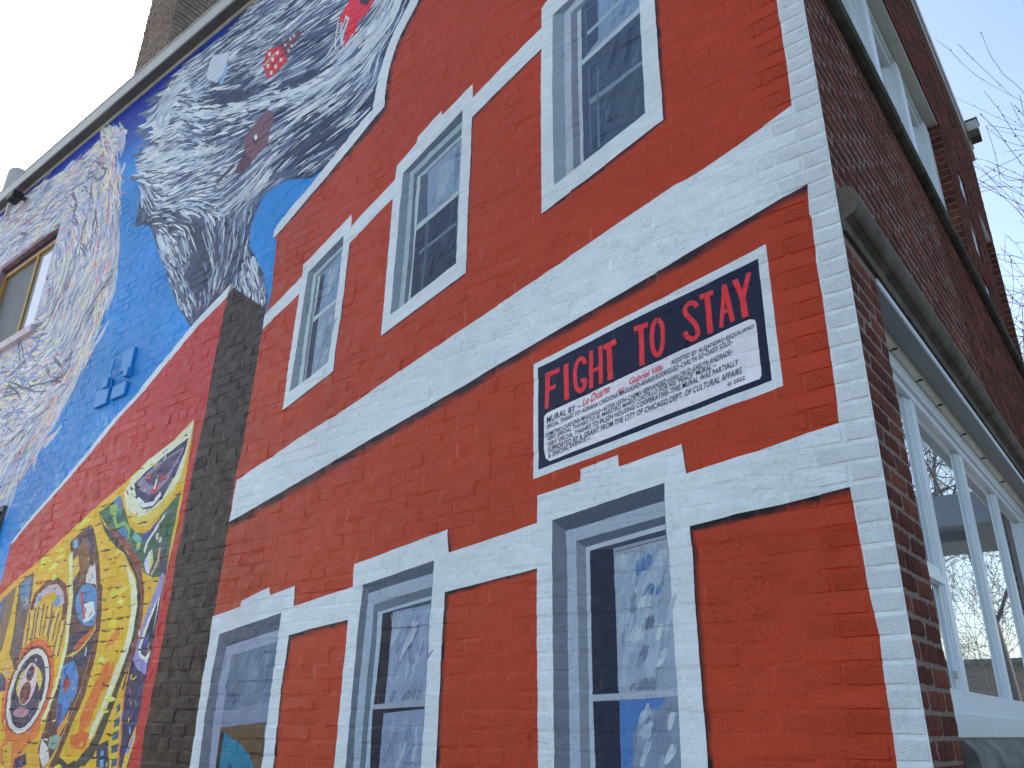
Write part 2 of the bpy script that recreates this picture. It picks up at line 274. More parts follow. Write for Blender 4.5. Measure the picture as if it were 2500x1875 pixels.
('panel',(205, 180, 90),[-5441,2227,-5448,2125,-5447,1989,-5497,1989,-5498,2126,-5491,2230]),
('panel',(80, 140, 190),[-5647,2422,-5581,2372,-5624,2316,-5690,2366]),
('panel',(80, 140, 190),[-5909,2432,-5910,2395,-5970,2397,-5969,2435]),
('panel',(190, 90, 35),[-5409,1772,-5427,1672,-5478,1582,-5557,1511,-5658,1464,-5772,1446,-5889,1459,-5999,1504,-6089,1577,-6151,1673,-6175,1781,-6160,1890,-6105,1988,-6016,2065,-5905,2111,-5782,2123,-5662,2100,-5557,2046,-5476,1968,-5425,1873]),
('panel',(110, 50, 45),[-5457,1772,-5473,1684,-5517,1606,-5586,1543,-5674,1502,-5773,1486,-5874,1498,-5969,1538,-6046,1603,-6099,1686,-6120,1780,-6106,1875,-6059,1961,-5983,2027,-5887,2068,-5781,2078,-5678,2059,-5587,2013,-5516,1944,-5471,1862]),
('panel',(205, 200, 205),[-5478,1768,-5492,1685,-5533,1611,-5597,1552,-5679,1513,-5770,1498,-5864,1510,-5952,1548,-6023,1608,-6071,1687,-6090,1775,-6078,1865,-6034,1945,-5964,2008,-5876,2046,-5779,2056,-5683,2038,-5598,1995,-5533,1931,-5492,1853]),
('panel',(45, 42, 78),[-5529,1769,-5541,1696,-5575,1630,-5628,1578,-5695,1543,-5771,1531,-5848,1542,-5920,1575,-5979,1628,-6018,1697,-6034,1775,-6023,1853,-5987,1923,-5930,1978,-5858,2012,-5778,2021,-5699,2006,-5629,1968,-5575,1912,-5540,1843]),
('panel',(195, 180, 70),[-5587,1815,-5596,1780,-5623,1747,-5665,1722,-5718,1706,-5778,1700,-5839,1706,-5895,1723,-5941,1750,-5970,1784,-5982,1822,-5973,1859,-5944,1893,-5900,1919,-5844,1934,-5782,1939,-5721,1931,-5666,1913,-5623,1885,-5596,1852]),
('panel',(45, 42, 78),[-5587,1724,-5595,1686,-5617,1652,-5652,1625,-5697,1607,-5747,1601,-5797,1607,-5844,1624,-5881,1652,-5906,1687,-5915,1726,-5908,1766,-5885,1801,-5848,1829,-5801,1847,-5750,1852,-5699,1845,-5654,1826,-5618,1798,-5595,1763]),
('panel',(190, 185, 200),[-5673,1817,-5679,1774,-5697,1736,-5724,1706,-5759,1686,-5799,1679,-5838,1686,-5875,1706,-5905,1737,-5924,1777,-5932,1821,-5927,1865,-5909,1905,-5880,1936,-5844,1955,-5803,1961,-5763,1953,-5727,1932,-5698,1900,-5680,1860]),
('panel',(105, 45, 55),[-5726,1759,-5730,1735,-5741,1714,-5759,1698,-5782,1687,-5808,1684,-5833,1687,-5857,1698,-5876,1715,-5888,1737,-5893,1760,-5889,1784,-5878,1805,-5859,1822,-5836,1833,-5810,1836,-5784,1832,-5761,1821,-5743,1803,-5731,1782]),
('panel',(60, 40, 70),[-5740,1886,-5742,1870,-5750,1856,-5763,1845,-5779,1838,-5797,1836,-5815,1839,-5832,1846,-5845,1858,-5854,1873,-5857,1889,-5854,1905,-5846,1919,-5833,1930,-5817,1937,-5799,1939,-5781,1936,-5764,1928,-5751,1917,-5743,1902]),
('panel',(150, 120, 140),[-5687,1634,-5693,1624,-5710,1615,-5737,1607,-5771,1602,-5809,1600,-5847,1602,-5882,1606,-5910,1614,-5928,1623,-5935,1633,-5929,1644,-5911,1653,-5883,1661,-5848,1665,-5810,1667,-5772,1665,-5737,1661,-5710,1653,-5693,1644]),
('panel',(200, 110, 40),[-5944,1508,-5749,1495,-5545,1522,-5466,1627,-5456,1500,-5635,1401,-5730,1288,-5932,1281,-6011,1407]),
('panel',(216, 160, 50),[-5969,1408,-5848,1452,-5770,1287,-5871,1283]),
('panel',(48, 45, 82),[-5742,1342,-5588,1387,-5536,1296,-5730,1288]),
('panel',(190, 195, 205),[-5406,1477,-5285,1426,-5228,1352,-5295,1305,-5390,1377]),
('panel',(205, 150, 50),[-5521,1373,-5433,1422,-5332,1304,-5461,1299]),
('panel',(86, 76, 84),[-6379,2581,-6156,2640,-6086,2445,-6075,2228,-6035,2044,-6072,1920,-6239,2034,-6260,2183]),
('panel',(70, 120, 165),[-6357,2545,-6182,2598,-6117,2381,-6187,2367,-6310,2462]),
('panel',(110, 90, 70),[-6556,2562,-6413,2559,-6383,2351,-6391,2058,-6512,2062,-6537,2255]),
('panel',(60, 70, 120),[-6768,2468,-6550,2511,-6537,2255,-6649,2202]),
('panel',(60, 62, 100),[-6392,1874,-6206,1942,-6153,1780,-6324,1765]),
('panel',(190, 160, 80),[-6251,2016,-6083,1921,-6141,1833,-6333,1927]),
('panel',(190, 150, 45),[-6795,2434,-6684,2497,-6472,2592,-6178,2684,-6160,2627,-6452,2536,-6657,2444,-6765,2382]),
('base','red',[-2237,6640,-2407,6002,-2455,5930,-2492,5874,-2546,5806,-2591,5710,-2623,5607,-2652,5481,-2669,5360,-2684,5230,-2795,5183,-2946,5092,-3124,4978,-3305,4862,-3369,4835,-3495,4763,-3593,4689,-3590,4623,-3541,4596,-3517,4161,-3537,4062,-3555,3922,-3562,3644,-3579,3175,-3611,2928,-3599,2675,-3608,2319,-3610,2138,-3620,1993,-3631,1791,-3623,1531,-3624,1370,-3473,623,0,50,0,7380]),
('base','white',[-2237,6640,-2407,6002,-2455,5930,-2492,5874,-2546,5806,-2591,5710,-2623,5607,-2652,5481,-2669,5360,-2684,5230,-2795,5183,-2946,5092,-3124,4978,-3305,4862,-3369,4835,-3495,4763,-3593,4689,-3590,4623,-3553,4631,-3339,4750,-3144,4861,-3013,4937,-2850,5034,-2690,5129,-2569,5201,-2572,5306,-2566,5420,-2549,5540,-2517,5642,-2473,5737,-2426,5808,-2372,5875,-2325,5946,-2079,6513]),
('fade',((62, 42, 50),'red'),[-2079,6513,-2325,5946,-2372,5875,-2426,5808,-2473,5737,-2517,5642,-2549,5540,-2566,5420,-2572,5306,-2569,5201,-2690,5129,-2850,5034,-3013,4937,-3144,4861,-3339,4750,-3553,4631],[-2034,6476,-2279,5914,-2322,5841,-2375,5775,-2424,5706,-2466,5611,-2501,5511,-2518,5392,-2519,5276,-2510,5159,-2623,5073,-2794,4991,-2967,4905,-3112,4826,-3315,4724,-3535,4614]),
('corner','white',[-240,7380,-105,4428,-105,4283,-103,4072,-108,3868,-104,3683,-94,3488,-104,3351,-98,3341,-104,3150,-102,2991,-105,2839,-106,2637,-111,2540,-110,2428,-106,2317,-104,2218,-100,2116,-98,2013,-95,1970,-88,1868,-91,1777,-91,1643,-95,1506,-97,1330,-88,1098,-120,50,0,50,0,7380]),
('base','white',[-3590,2924,-3134,3047,-3041,3074,-2617,3173,-2231,3286,-1335,3526,-1032,3612,-765,3685,-625,3723,-577,3723,-340,3787,-256,3817,-107,3869,-48,3843,-32,3586,-84,3483,-94,3488,-165,3475,-232,3457,-312,3438,-522,3388,-723,3340,-977,3278,-1320,3200,-1620,3133,-1776,3092,-2070,3027,-2483,2933,-2938,2822,-3446,2707,-3598,2671]),
('fade',((58, 32, 40),'red'),[-94,3488,-165,3475,-232,3457,-312,3438,-522,3388,-723,3340,-977,3278,-1320,3200,-1620,3133,-1776,3092,-2070,3027,-2483,2933,-2938,2822,-3446,2707,-3598,2671],[-99,3435,-160,3432,-222,3417,-300,3408,-515,3334,-709,3289,-965,3234,-1299,3155,-1603,3089,-1741,3037,-2031,2977,-2447,2877,-2896,2772,-3408,2653,-3584,2627]),
('base','white',[-1332,5068,-1495,4994,-1677,4911,-1811,4848,-1812,4710,-1391,4894,-1334,4917]),
('base','white',[-2408,4558,-2685,4429,-2766,4380,-2774,4263,-2659,4314,-2411,4433]),
('base','white',[-3552,4024,-3203,4185,-3206,4066,-3554,3919]),
('fade',((100, 45, 50),'red'),[-1334,4917,-1493,4850,-1672,4775,-1812,4710],[-1334,4895,-1484,4826,-1662,4747,-1807,4681]),
('w1','white',[-3205,4271,-2775,4471,-2769,4377,-2769,4275,-2770,3910,-2789,3580,-2792,3427,-3219,3287,-3223,3555,-3206,4066,-3203,4185]),
('fade',((60, 40, 48),'red'),[-2768,4265,-2770,3910,-2789,3580,-2792,3427],[-2751,4240,-2757,3897,-2775,3568,-2779,3417]),
('fade',((60, 40, 48),'red'),[-2792,3427,-3219,3287],[-2779,3417,-3199,3275]),
('w1',(125, 140, 165),[-3147,4193,-2832,4341,-2833,4245,-2830,3887,-2837,3635,-2844,3497,-3179,3390,-3158,3772]),
('w1',(78, 90, 115),[-3147,4193,-2832,4341,-2830,4271,-3072,4162]),
('w1',(145, 160, 185),[-3072,4162,-2830,4271,-2830,4243,-3050,4140]),
('w1',(95, 108, 132),[-3050,4140,-2830,4243,-2828,4215,-3019,4119]),
('w1',(100, 114, 138),[-3147,4193,-3084,4162,-3097,3841,-3099,3416,-3179,3390,-3158,3772]),
('w1',(158, 174, 198),[-3084,4162,-3057,4145,-3063,3787,-3064,3424,-3099,3416,-3094,3814]),
('w1',(96, 110, 134),[-3057,4145,-3036,4131,-3037,3779,-3042,3430,-3061,3425,-3060,3786]),
('w1',(165, 180, 202),[-3036,4131,-3016,4121,-3020,3817,-3025,3434,-3042,3430,-3035,3778]),
('w1',(52, 64, 92),[-3011,4116,-2972,4131,-2985,3824,-3032,3821]),
('w1',(110, 135, 178),[-2972,4131,-2827,4201,-2831,3896,-2979,3826]),
('w1s',(155, 172, 198),[-2949,4123,-2883,4163,-2874,4025,-2951,3909]),
('w1',(165, 180, 204),[-3030,3807,-2829,3882,-2828,3904,-3029,3838]),
('w1',(46, 56, 84),[-3032,3805,-2982,3823,-2985,3445,-3036,3431]),
('w1',(122, 140, 172),[-2982,3823,-2831,3877,-2837,3635,-2844,3497,-2986,3446]),
('w1s',(165, 178, 200),[-2856,3607,-2866,3560,-2919,3501,-2892,3543]),
('w2','white',[-2401,4658,-2242,4751,-2240,4788,-2054,4886,-2046,4849,-1817,4950,-1811,4848,-1812,4710,-1809,4447,-1812,4064,-1809,3870,-1811,3716,-1858,3701,-2410,3535,-2411,3831,-2411,4170,-2411,4433,-2408,4558]),
('fade',((60, 42, 50),'red'),[-1812,4710,-1809,4447,-1812,4064,-1809,3870,-1811,3716],[-1799,4685,-1797,4441,-1799,4059,-1799,3866,-1802,3706]),
('fade',((60, 42, 50),'red'),[-1811,3716,-1858,3701,-2410,3535],[-1802,3706,-1849,3684,-2395,3522]),
('w2',(110, 126, 152),[-2339,4577,-1886,4801,-1884,4617,-1882,4225,-1879,4000,-1881,3796,-2350,3642,-2349,3975,-2345,4364]),
('w2',(72, 84, 108),[-2339,4577,-1886,4801,-1886,4722,-2278,4554]),
('w2',(142, 160, 186),[-2278,4554,-1886,4722,-1886,4676,-2244,4524]),
('w2',(82, 96, 120),[-2244,4524,-1886,4676,-1885,4626,-2218,4489]),
('w2',(155, 172, 196),[-2218,4489,-1885,4626,-1885,4606,-2191,4480]),
('w2',(100, 116, 142),[-2339,4577,-2278,4554,-2280,4336,-2280,3950,-2287,3663,-2350,3642,-2349,3975,-2345,4364]),
('w2',(142, 160, 186),[-2278,4554,-2244,4524,-2242,4320,-2242,3977,-2249,3674,-2287,3663,-2278,3949,-2277,4335]),
('w2',(82, 96, 120),[-2244,4524,-2215,4488,-2219,4354,-2207,3923,-2220,3683,-2249,3674,-2240,3977,-2240,4319]),
('w2',(160, 176, 200),[-2215,4488,-2188,4478,-2192,4255,-2193,3959,-2202,3696,-2220,3683,-2205,3922,-2217,4353]),
('w2',(74, 88, 116),[-2188,4478,-2132,4481,-2115,4188,-2194,4154]),
('w2',(118, 140, 176),[-2132,4481,-1885,4586,-1883,4242,-2115,4188]),
('w2s',(150, 168, 196),[-2057,4477,-1981,4540,-1945,4425,-1985,4288,-2051,4248]),
('w2s',(92, 112, 150),[-1933,4552,-1891,4566,-1890,4279,-1926,4261]),
('w2',(165, 180, 202),[-2194,4120,-1887,4227,-1887,4255,-2187,4156]),
('w2',(46, 58, 86),[-2195,4117,-1889,4225,-1881,3796,-2202,3696]),
('w2',(96, 112, 142),[-2162,3972,-1891,4054,-1889,4035,-2127,3963,-2160,3947]),
('w2',(72, 86, 116),[-2121,4140,-2100,4143,-2101,3884,-2113,3725,-2131,3720,-2119,3923]),
('w3','white',[-1227,5316,-1332,5200,-1332,5068,-1334,4917,-1336,4632,-1331,3869,-660,4089,-661,4327,-660,4602,-660,4807,-658,4913]),
('fade',((26, 24, 40),'red'),[-660,4089,-950,3991,-1331,3869],[-640,4074,-930,3967,-1320,3855]),
('fade',((40, 26, 36),'red'),[-658,4913,-660,4807,-660,4602,-661,4327,-660,4089],[-632,4895,-635,4790,-636,4586,-639,4314,-640,4074]),
('w3',(124, 140, 168),[-1044,5186,-1157,5147,-1259,5104,-1264,4591,-1256,4002,-747,4172,-744,4533,-740,4862,-741,4972]),
('w3',(92, 102, 122),[-1082,5213,-1157,5147,-1259,5104,-1183,5070,-1108,5114,-1031,5177]),
('w3',(150, 162, 190),[-1031,5177,-1108,5114,-1183,5070,-1141,5047,-1056,5078,-982,5142]),
('w3',(96, 104, 130),[-982,5142,-1056,5078,-1141,5047,-1102,5022,-1029,5059,-957,5125]),
('w3',(116, 132, 160),[-1259,5104,-1183,5070,-1188,4549,-1184,4026,-1256,4002,-1264,4591]),
('w3',(152, 162, 192),[-1183,5070,-1141,5047,-1146,4525,-1142,4040,-1184,4026,-1187,4548]),
('w3',(102, 110, 138),[-1141,5047,-1102,5022,-1105,4585,-1101,4053,-1142,4040,-1145,4524]),
('w3',(162, 170, 198),[-1102,5022,-1077,5031,-1080,4654,-1083,4059,-1101,4053,-1104,4584]),
('w3',(66, 80, 112),[-969,5134,-974,5022,-1050,4997,-1054,4697,-1081,4680,-1077,5031]),
('w3',(62, 76, 108),[-1048,4995,-973,5021,-981,4755,-1052,4701]),
('w3',(112, 134, 176),[-969,5134,-745,4975,-740,4862,-743,4813,-981,4747,-974,5022]),
('w3',(140, 158, 190),[-1046,4852,-979,4875,-870,4933,-851,4938,-833,4925,-972,4857,-1042,4828]),
('w3',(158, 172, 200),[-1081,4680,-743,4819,-743,4781,-1082,4648]),
('w3',(64, 78, 108),[-1082,4648,-743,4781,-744,4533,-747,4172,-1084,4060]),
('w3',(112, 126, 156),[-1046,4408,-745,4482,-745,4458,-1039,4375]),
('w3',(92, 108, 142),[-995,4587,-986,4590,-990,4103,-1005,4099]),
('w3',(88, 102, 136),[-1046,4625,-1038,4629,-1037,4149,-1047,4093]),
('base','white',[-112,2539,-217,2522,-398,2492,-471,2486,-469,2486,-671,2459,-680,2574,-954,2536,-956,2584,-1132,2558,-1136,2510,-1351,2482,-1350,2367,-1595,2333,-1840,2299,-1854,2405,-2460,2311,-2459,2205,-2899,2143,-2910,2246,-3111,2217,-3131,2258,-3368,2205,-3367,2174,-3623,2139,-3620,1993,-3631,1791,-3623,1531,-3624,1370,-3473,623,-120,1093,-95,1506,-98,2013,-93,2321]),
('fade',((50, 22, 24),'red'),[-671,2459,-680,2574],[-664,2460,-673,2570]),
('fade',((35, 20, 24),'red'),[-1840,2299,-1854,2405],[-1821,2302,-1836,2398]),
('fade',((45, 24, 26),'red'),[-2899,2143,-2910,2246],[-2885,2145,-2895,2243]),
('base','red',[-106,2317,-263,2300,-491,2284,-672,2265,-669,2169,-674,1992,-670,1801,-669,1641,-669,1484,-668,1016,-110,1094,-97,1330,-95,1506,-91,1643,-91,1777,-88,1868,-95,1970,-98,2013,-100,2116,-104,2218]),
('fade',((16, 12, 16),'red'),[-106,2317,-263,2300,-491,2284,-672,2265],[-106,2287,-258,2271,-484,2252,-649,2240]),
('fade',((16, 12, 16),'red'),[-672,2265,-669,2169,-674,1992,-670,1801,-669,1641,-669,1484,-668,1016],[-649,2240,-645,2158,-648,1990,-646,1801,-645,1641,-646,1485,-647,1019]),
('base','red',[-1353,2183,-1589,2157,-1586,2157,-1851,2128,-1854,1968,-1855,1760,-1856,1562,-1858,1438,-1856,850,-1345,921,-1348,1458,-1352,1894,-1354,2182]),
('fade',((40, 22, 28),'red'),[-1353,2183,-1589,2157,-1586,2157,-1851,2128],[-1353,2165,-1582,2139,-1572,2143,-1825,2110]),
('fade',((14, 12, 18),'red'),[-1851,2128,-1854,1968,-1855,1760,-1856,1562,-1858,1438,-1856,850],[-1823,2112,-1831,1967,-1831,1760,-1833,1562,-1835,1439,-1833,853]),
('base','red',[-2914,2002,-2686,2031,-2471,2051,-2470,1913,-2473,1715,-2476,1524,-2477,1414,-2443,768,-2890,705,-2914,1397,-2921,1572,-2926,1749,-2915,1900]),
('fade',((40, 22, 28),'red'),[-2914,2002,-2686,2031,-2471,2051],[-2888,1976,-2682,2003,-2469,2025]),
('fade',((18, 14, 20),'red'),[-2914,2002,-2915,1900,-2926,1749,-2921,1572,-2914,1397,-2890,705],[-2883,1982,-2890,1899,-2901,1748,-2896,1573,-2891,1398,-2859,709]),
('w6',(104, 118, 148),[-1275,2368,-762,2440,-766,2285,-760,2179,-762,1976,-761,1742,-763,1480,-762,1003,-1278,931,-1275,1460,-1278,1890,-1278,2236]),
('w6',(62, 72, 98),[-1275,2368,-762,2440,-766,2372,-1209,2315]),
('w6',(146, 156, 186),[-1209,2315,-766,2372,-767,2316,-1160,2270]),
('w6',(70, 82, 108),[-1160,2270,-767,2316,-768,2285,-1115,2241]),
('w6',(158, 168, 196),[-1115,2241,-768,2285,-768,2264,-1095,2226]),
('w6',(88, 98, 124),[-1275,2368,-1209,2315,-1205,2228,-1207,1795,-1204,1463,-1211,940,-1278,931,-1275,1460,-1278,1890,-1278,2236]),
('w6',(146, 156, 188),[-1209,2315,-1160,2270,-1161,2224,-1160,1839,-1159,1465,-1170,946,-1211,940,-1204,1463,-1207,1795,-1205,2228]),
('w6',(106, 116, 142),[-1160,2270,-1115,2241,-1117,2219,-1117,1838,-1118,1467,-1131,951,-1170,946,-1159,1465,-1160,1839,-1161,2224]),
('w6',(156, 166, 196),[-1115,2241,-1095,2226,-1098,2217,-1101,1748,-1097,1467,-1111,954,-1131,951,-1118,1467,-1117,1838,-1117,2219]),
('w6',(50, 60, 88),[-1095,2226,-768,2264,-767,2243,-994,2220]),
('w6',(26, 34, 60),[-1095,2226,-993,2222,-992,2205,-991,1923,-992,1712,-1102,1707,-1098,2217]),
('w6',(134, 150, 182),[-993,2222,-767,2243,-760,2179,-762,1976,-762,1720,-992,1712,-991,1923,-992,2205]),
('w6',(112, 80, 100),[-990,2210,-766,2234,-766,2230,-991,2205]),
('w6',(126, 140, 170),[-991,2221,-767,2242,-766,2234,-990,2210]),
('w6s',(62, 98, 164),[-935,2123,-878,2170,-850,2186,-818,2182,-830,2155,-854,2125,-886,2114,-917,2107]),
('w6s',(70, 104, 166),[-894,2072,-830,2078,-804,2073,-800,2037,-833,2026,-886,2016]),
('w6s',(165, 180, 204),[-982,2195,-937,2200,-916,2183,-962,2145,-988,2138]),
('w6s',(170, 186, 208),[-807,2195,-775,2196,-768,2144,-799,2157]),
('w6s',(166, 182, 206),[-938,1938,-891,1935,-871,1912,-893,1882,-941,1876]),
('w6s',(168, 184, 206),[-918,2018,-860,2019,-829,2007,-851,1986,-904,1990]),
('w6s',(76, 90, 122),[-889,1967,-831,1967,-850,1915,-876,1917]),
('w6s',(76, 92, 126),[-873,1877,-847,1871,-909,1787,-918,1809]),
('w6s',(178, 194, 216),[-803,1844,-788,1843,-827,1793,-842,1790]),
('w6s',(188, 202, 220),[-841,1897,-811,1918,-815,1896,-831,1879]),
('w6s',(98, 112, 142),[-985,1746,-849,1760,-786,1734,-767,1721,-989,1713]),
('w6',(150, 156, 188),[-1103,1705,-787,1721,-762,1725,-761,1699,-1101,1685]),
('w6',(26, 34, 60),[-1100,1684,-991,1687,-991,1471,-1020,967,-1108,955,-1097,1467]),
('w6',(110, 126, 160),[-991,1687,-761,1698,-763,1480,-762,1003,-1020,967,-991,1471]),
('w6',(66, 108, 178),[-991,1687,-806,1695,-825,1669,-860,1656,-907,1627,-940,1578,-946,1473,-985,972,-1020,967,-991,1471]),
('w6s',(160, 176, 204),[-930,1578,-893,1607,-862,1624,-869,1599,-844,1591,-850,1575,-886,1562,-936,1561]),
('w6s',(158, 174, 204),[-892,1542,-876,1559,-905,1490,-915,1474]),
('w6s',(176, 190, 212),[-799,1616,-791,1624,-793,1592,-803,1592]),
('w6s',(176, 190, 212),[-810,1517,-795,1525,-807,1498,-827,1485]),
('w6s',(160, 176, 206),[-891,1644,-881,1650,-908,1611,-918,1607]),
('w5',(110, 124, 156),[-2386,2207,-1925,2274,-1927,2137,-1934,1919,-1933,1660,-1941,1435,-1926,840,-2360,779,-2399,1417,-2396,1770,-2394,2026]),
('w5',(66, 78, 102),[-2386,2207,-1925,2274,-1928,2219,-2340,2164]),
('w5',(140, 156, 186),[-2340,2164,-1928,2219,-1930,2160,-2298,2110]),
('w5',(88, 100, 126),[-2298,2110,-1930,2160,-1929,2120,-2268,2073]),
('w5',(150, 166, 196),[-2268,2073,-1929,2120,-1931,2103,-2236,2065]),
('w5',(80, 92, 118),[-2386,2207,-2340,2164,-2344,2052,-2350,1824,-2357,1606,-2348,1419,-2314,786,-2360,779,-2399,1417,-2396,1770,-2394,2026]),
('w5',(140, 156, 186),[-2340,2164,-2298,2110,-2297,1992,-2304,1768,-2307,1554,-2307,1421,-2277,791,-2314,786,-2348,1419,-2357,1606,-2350,1824,-2344,2052]),
('w5',(84, 98, 124),[-2298,2110,-2268,2073,-2263,1962,-2268,1713,-2272,1607,-2274,1422,-2249,795,-2277,791,-2307,1421,-2307,1554,-2304,1768,-2297,1992]),
('w5',(150, 166, 196),[-2268,2073,-2236,2065,-2234,1932,-2244,1686,-2250,1633,-2241,1423,-2218,799,-2249,795,-2272,1422,-2272,1607,-2268,1713,-2263,1962]),
('w5',(58, 68, 96),[-2236,2065,-1932,2103,-1932,2086,-2170,2059]),
('w5',(24, 28, 48),[-2236,2065,-2169,2067,-2171,1902,-2177,1681,-2247,1676,-2234,1932]),
('w5',(122, 138, 176),[-2169,2065,-1934,2086,-1938,1866,-1935,1694,-2177,1681,-2171,1902]),
('w5s',(80, 90, 118),[-2166,1686,-2123,1738,-2080,1712,-2035,1732,-1958,1736,-1947,1695]),
('w5s',(74, 88, 124),[-1998,2042,-1986,2041,-2001,1976,-2035,1913,-2070,1860,-2083,1866,-2030,1950]),
('w5s',(165, 178, 204),[-2014,2037,-1998,2042,-2024,1966,-2059,1914,-2123,1818,-2131,1819,-2074,1903]),
('w5s',(160, 174, 204),[-1995,1857,-1988,1868,-2004,1826,-2033,1795,-2026,1811]),
('w5s',(148, 164, 196),[-2167,2058,-2114,2066,-2116,2005,-2156,1901,-2166,1901]),
('w5',(140, 146, 178),[-2252,1675,-1935,1694,-1935,1670,-2253,1657]),
('w5',(38, 44, 68),[-2253,1656,-1935,1669,-1935,1660,-2180,1641]),
('w5',(24, 28, 48),[-2253,1656,-2182,1657,-2185,1425,-2171,806,-2218,799,-2243,1423]),
('w5',(118, 134, 174),[-2180,1641,-1935,1660,-1941,1435,-1926,840,-2171,806,-2187,1425]),
('w5s',(158, 172, 202),[-2035,1524,-2028,1524,-2064,1459,-2080,1429,-2091,1429,-2058,1479]),
('w5s',(158, 172, 202),[-1971,1615,-1965,1615,-1975,1481,-1986,1442,-1991,1452]),
('w5s',(92, 106, 142),[-2091,1583,-2076,1583,-2120,1477,-2162,1426,-2177,1426,-2137,1496]),
('w4',(92, 108, 142),[-3533,2040,-2995,2119,-2998,1997,-3003,1841,-3007,1689,-3007,1542,-3005,1394,-2976,693,-3399,634,-3540,1373,-3553,1627,-3544,1855]),
('w4',(68, 78, 104),[-3533,2040,-2995,2119,-2999,2034,-3447,1970]),
('w4',(136, 146, 182),[-3447,1970,-2999,2034,-2998,1977,-3387,1922]),
('w4',(80, 92, 122),[-3533,2040,-3447,1970,-3465,1788,-3464,1565,-3446,1377,-3332,643,-3399,634,-3540,1373,-3553,1627,-3544,1855]),
('w4',(132, 142, 180),[-3447,1970,-3387,1922,-3397,1755,-3392,1650,-3394,1569,-3383,1379,-3283,650,-3332,643,-3446,1377,-3464,1565,-3465,1788]),
('w4s',(112, 126, 160),[-3294,1900,-3182,1909,-3134,1844,-3132,1690,-3218,1684,-3223,1796]),
('w4s',(70, 84, 116),[-3388,1723,-3283,1810,-3252,1778,-3251,1678,-3388,1656]),
('w4',(112, 124, 160),[-3392,1649,-3007,1689,-3014,1602,-3394,1569]),
('w4',(84, 64, 46),[-3394,1568,-3016,1596,-3011,1393,-2976,693,-3274,651,-3389,1379]),
('w4',(20, 24, 36),[-3387,1542,-3356,1546,-3349,1380,-3257,653,-3300,648,-3389,1379]),
('w4',(0, 108, 150),[-3356,1546,-3218,1500,-3118,1446,-3063,1391,-3038,1005,-3257,653,-3355,1380]),
('w4',(30, 50, 120),[-3281,1409,-3233,1385,-3210,1232,-3268,1228]),
('sign','white',[-1374,3087,-277,3292,-278,2711,-1373,2557]),
('sign',(22, 28, 54),[-1350,3063,-794,3164,-313,3242,-316,2742,-1346,2593]),
('sign',(192, 202, 224),[-1315,2826,-1300,2838,-991,2894,-691,2948,-372,3003,-352,2994,-348,2974,-350,2772,-358,2758,-378,2756,-764,2699,-1287,2621,-1307,2636,-1317,2669]),
('letter0',(196, 48, 60),[-1311,3026,-1234,3035,-1235,3014,-1285,3007,-1287,2958,-1254,2962,-1255,2944,-1288,2939,-1293,2859,-1312,2859]),
('letter1',(196, 48, 60),[-1212,3040,-1187,3043,-1186,2877,-1210,2875]),
('letter2',(196, 48, 60),[-1108,3012,-1110,3018,-1114,3026,-1117,3033,-1119,3036,-1120,3036,-1123,3036,-1126,3035,-1129,3033,-1132,3029,-1135,3022,-1138,3013,-1141,3003,-1142,2994,-1143,2983,-1143,2972,-1143,2961,-1143,2950,-1142,2939,-1140,2929,-1138,2922,-1134,2916,-1130,2911,-1126,2908,-1125,2908,-1124,2908,-1122,2909,-1119,2912,-1117,2916,-1115,2921,-1113,2929,-1112,2936,-1111,2938,-1109,2935,-1112,2935,-1118,2934,-1122,2933,-1125,2953,-1121,2953,-1114,2954,-1105,2954,-1094,2947,-1092,2936,-1093,2926,-1096,2915,-1099,2907,-1104,2900,-1110,2894,-1118,2889,-1127,2888,-1136,2891,-1144,2897,-1150,2905,-1156,2914,-1159,2925,-1161,2937,-1162,2949,-1163,2961,-1163,2972,-1163,2984,-1162,2996,-1160,3007,-1157,3018,-1154,3029,-1149,3039,-1143,3047,-1136,3053,-1127,3056,-1117,3056,-1108,3052,-1101,3044,-1096,3034,-1092,3025,-1090,3020]),
('letter3',(196, 48, 60),[-1060,3070,-1063,2898,-1083,2898,-1080,3070]),
('letter3',(196, 48, 60),[-1014,3080,-1015,2905,-1035,2905,-1033,3080]),
('letter3',(196, 48, 60),[-1075,2982,-1024,2989,-1021,2972,-1073,2965]),
('letter4',(196, 48, 60),[-1010,3080,-947,3089,-943,3064,-1007,3055]),
('letter4',(196, 48, 60),[-969,3071,-967,2911,-992,2911,-994,3070]),
('letter5',(196, 48, 60),[-860,3118,-794,3122,-793,3099,-859,3095]),
('letter5',(196, 48, 60),[-815,3102,-817,2936,-840,2936,-838,3103]),
('letter6',(196, 48, 60),[-744,3116,-748,3113,-752,3109,-757,3105,-760,3099,-763,3090,-766,3078,-768,3066,-769,3052,-770,3038,-770,3023,-770,3009,-768,2997,-765,2987,-761,2978,-757,2972,-755,2970,-757,2971,-756,2972,-753,2976,-750,2982,-747,2992,-744,3005,-741,3020,-740,3034,-739,3048,-739,3063,-740,3078,-742,3089,-745,3098,-749,3105,-754,3111,-757,3116,-741,3127,-738,3123,-733,3116,-727,3106,-723,3094,-721,3080,-720,3064,-720,3048,-720,3032,-722,3017,-724,3002,-728,2987,-731,2975,-736,2966,-742,2958,-751,2952,-763,2952,-771,2959,-778,2969,-783,2980,-787,2993,-789,3007,-790,3023,-790,3039,-789,3054,-787,3068,-785,3082,-782,3095,-778,3107,-772,3116,-766,3123,-760,3128,-756,3131]),
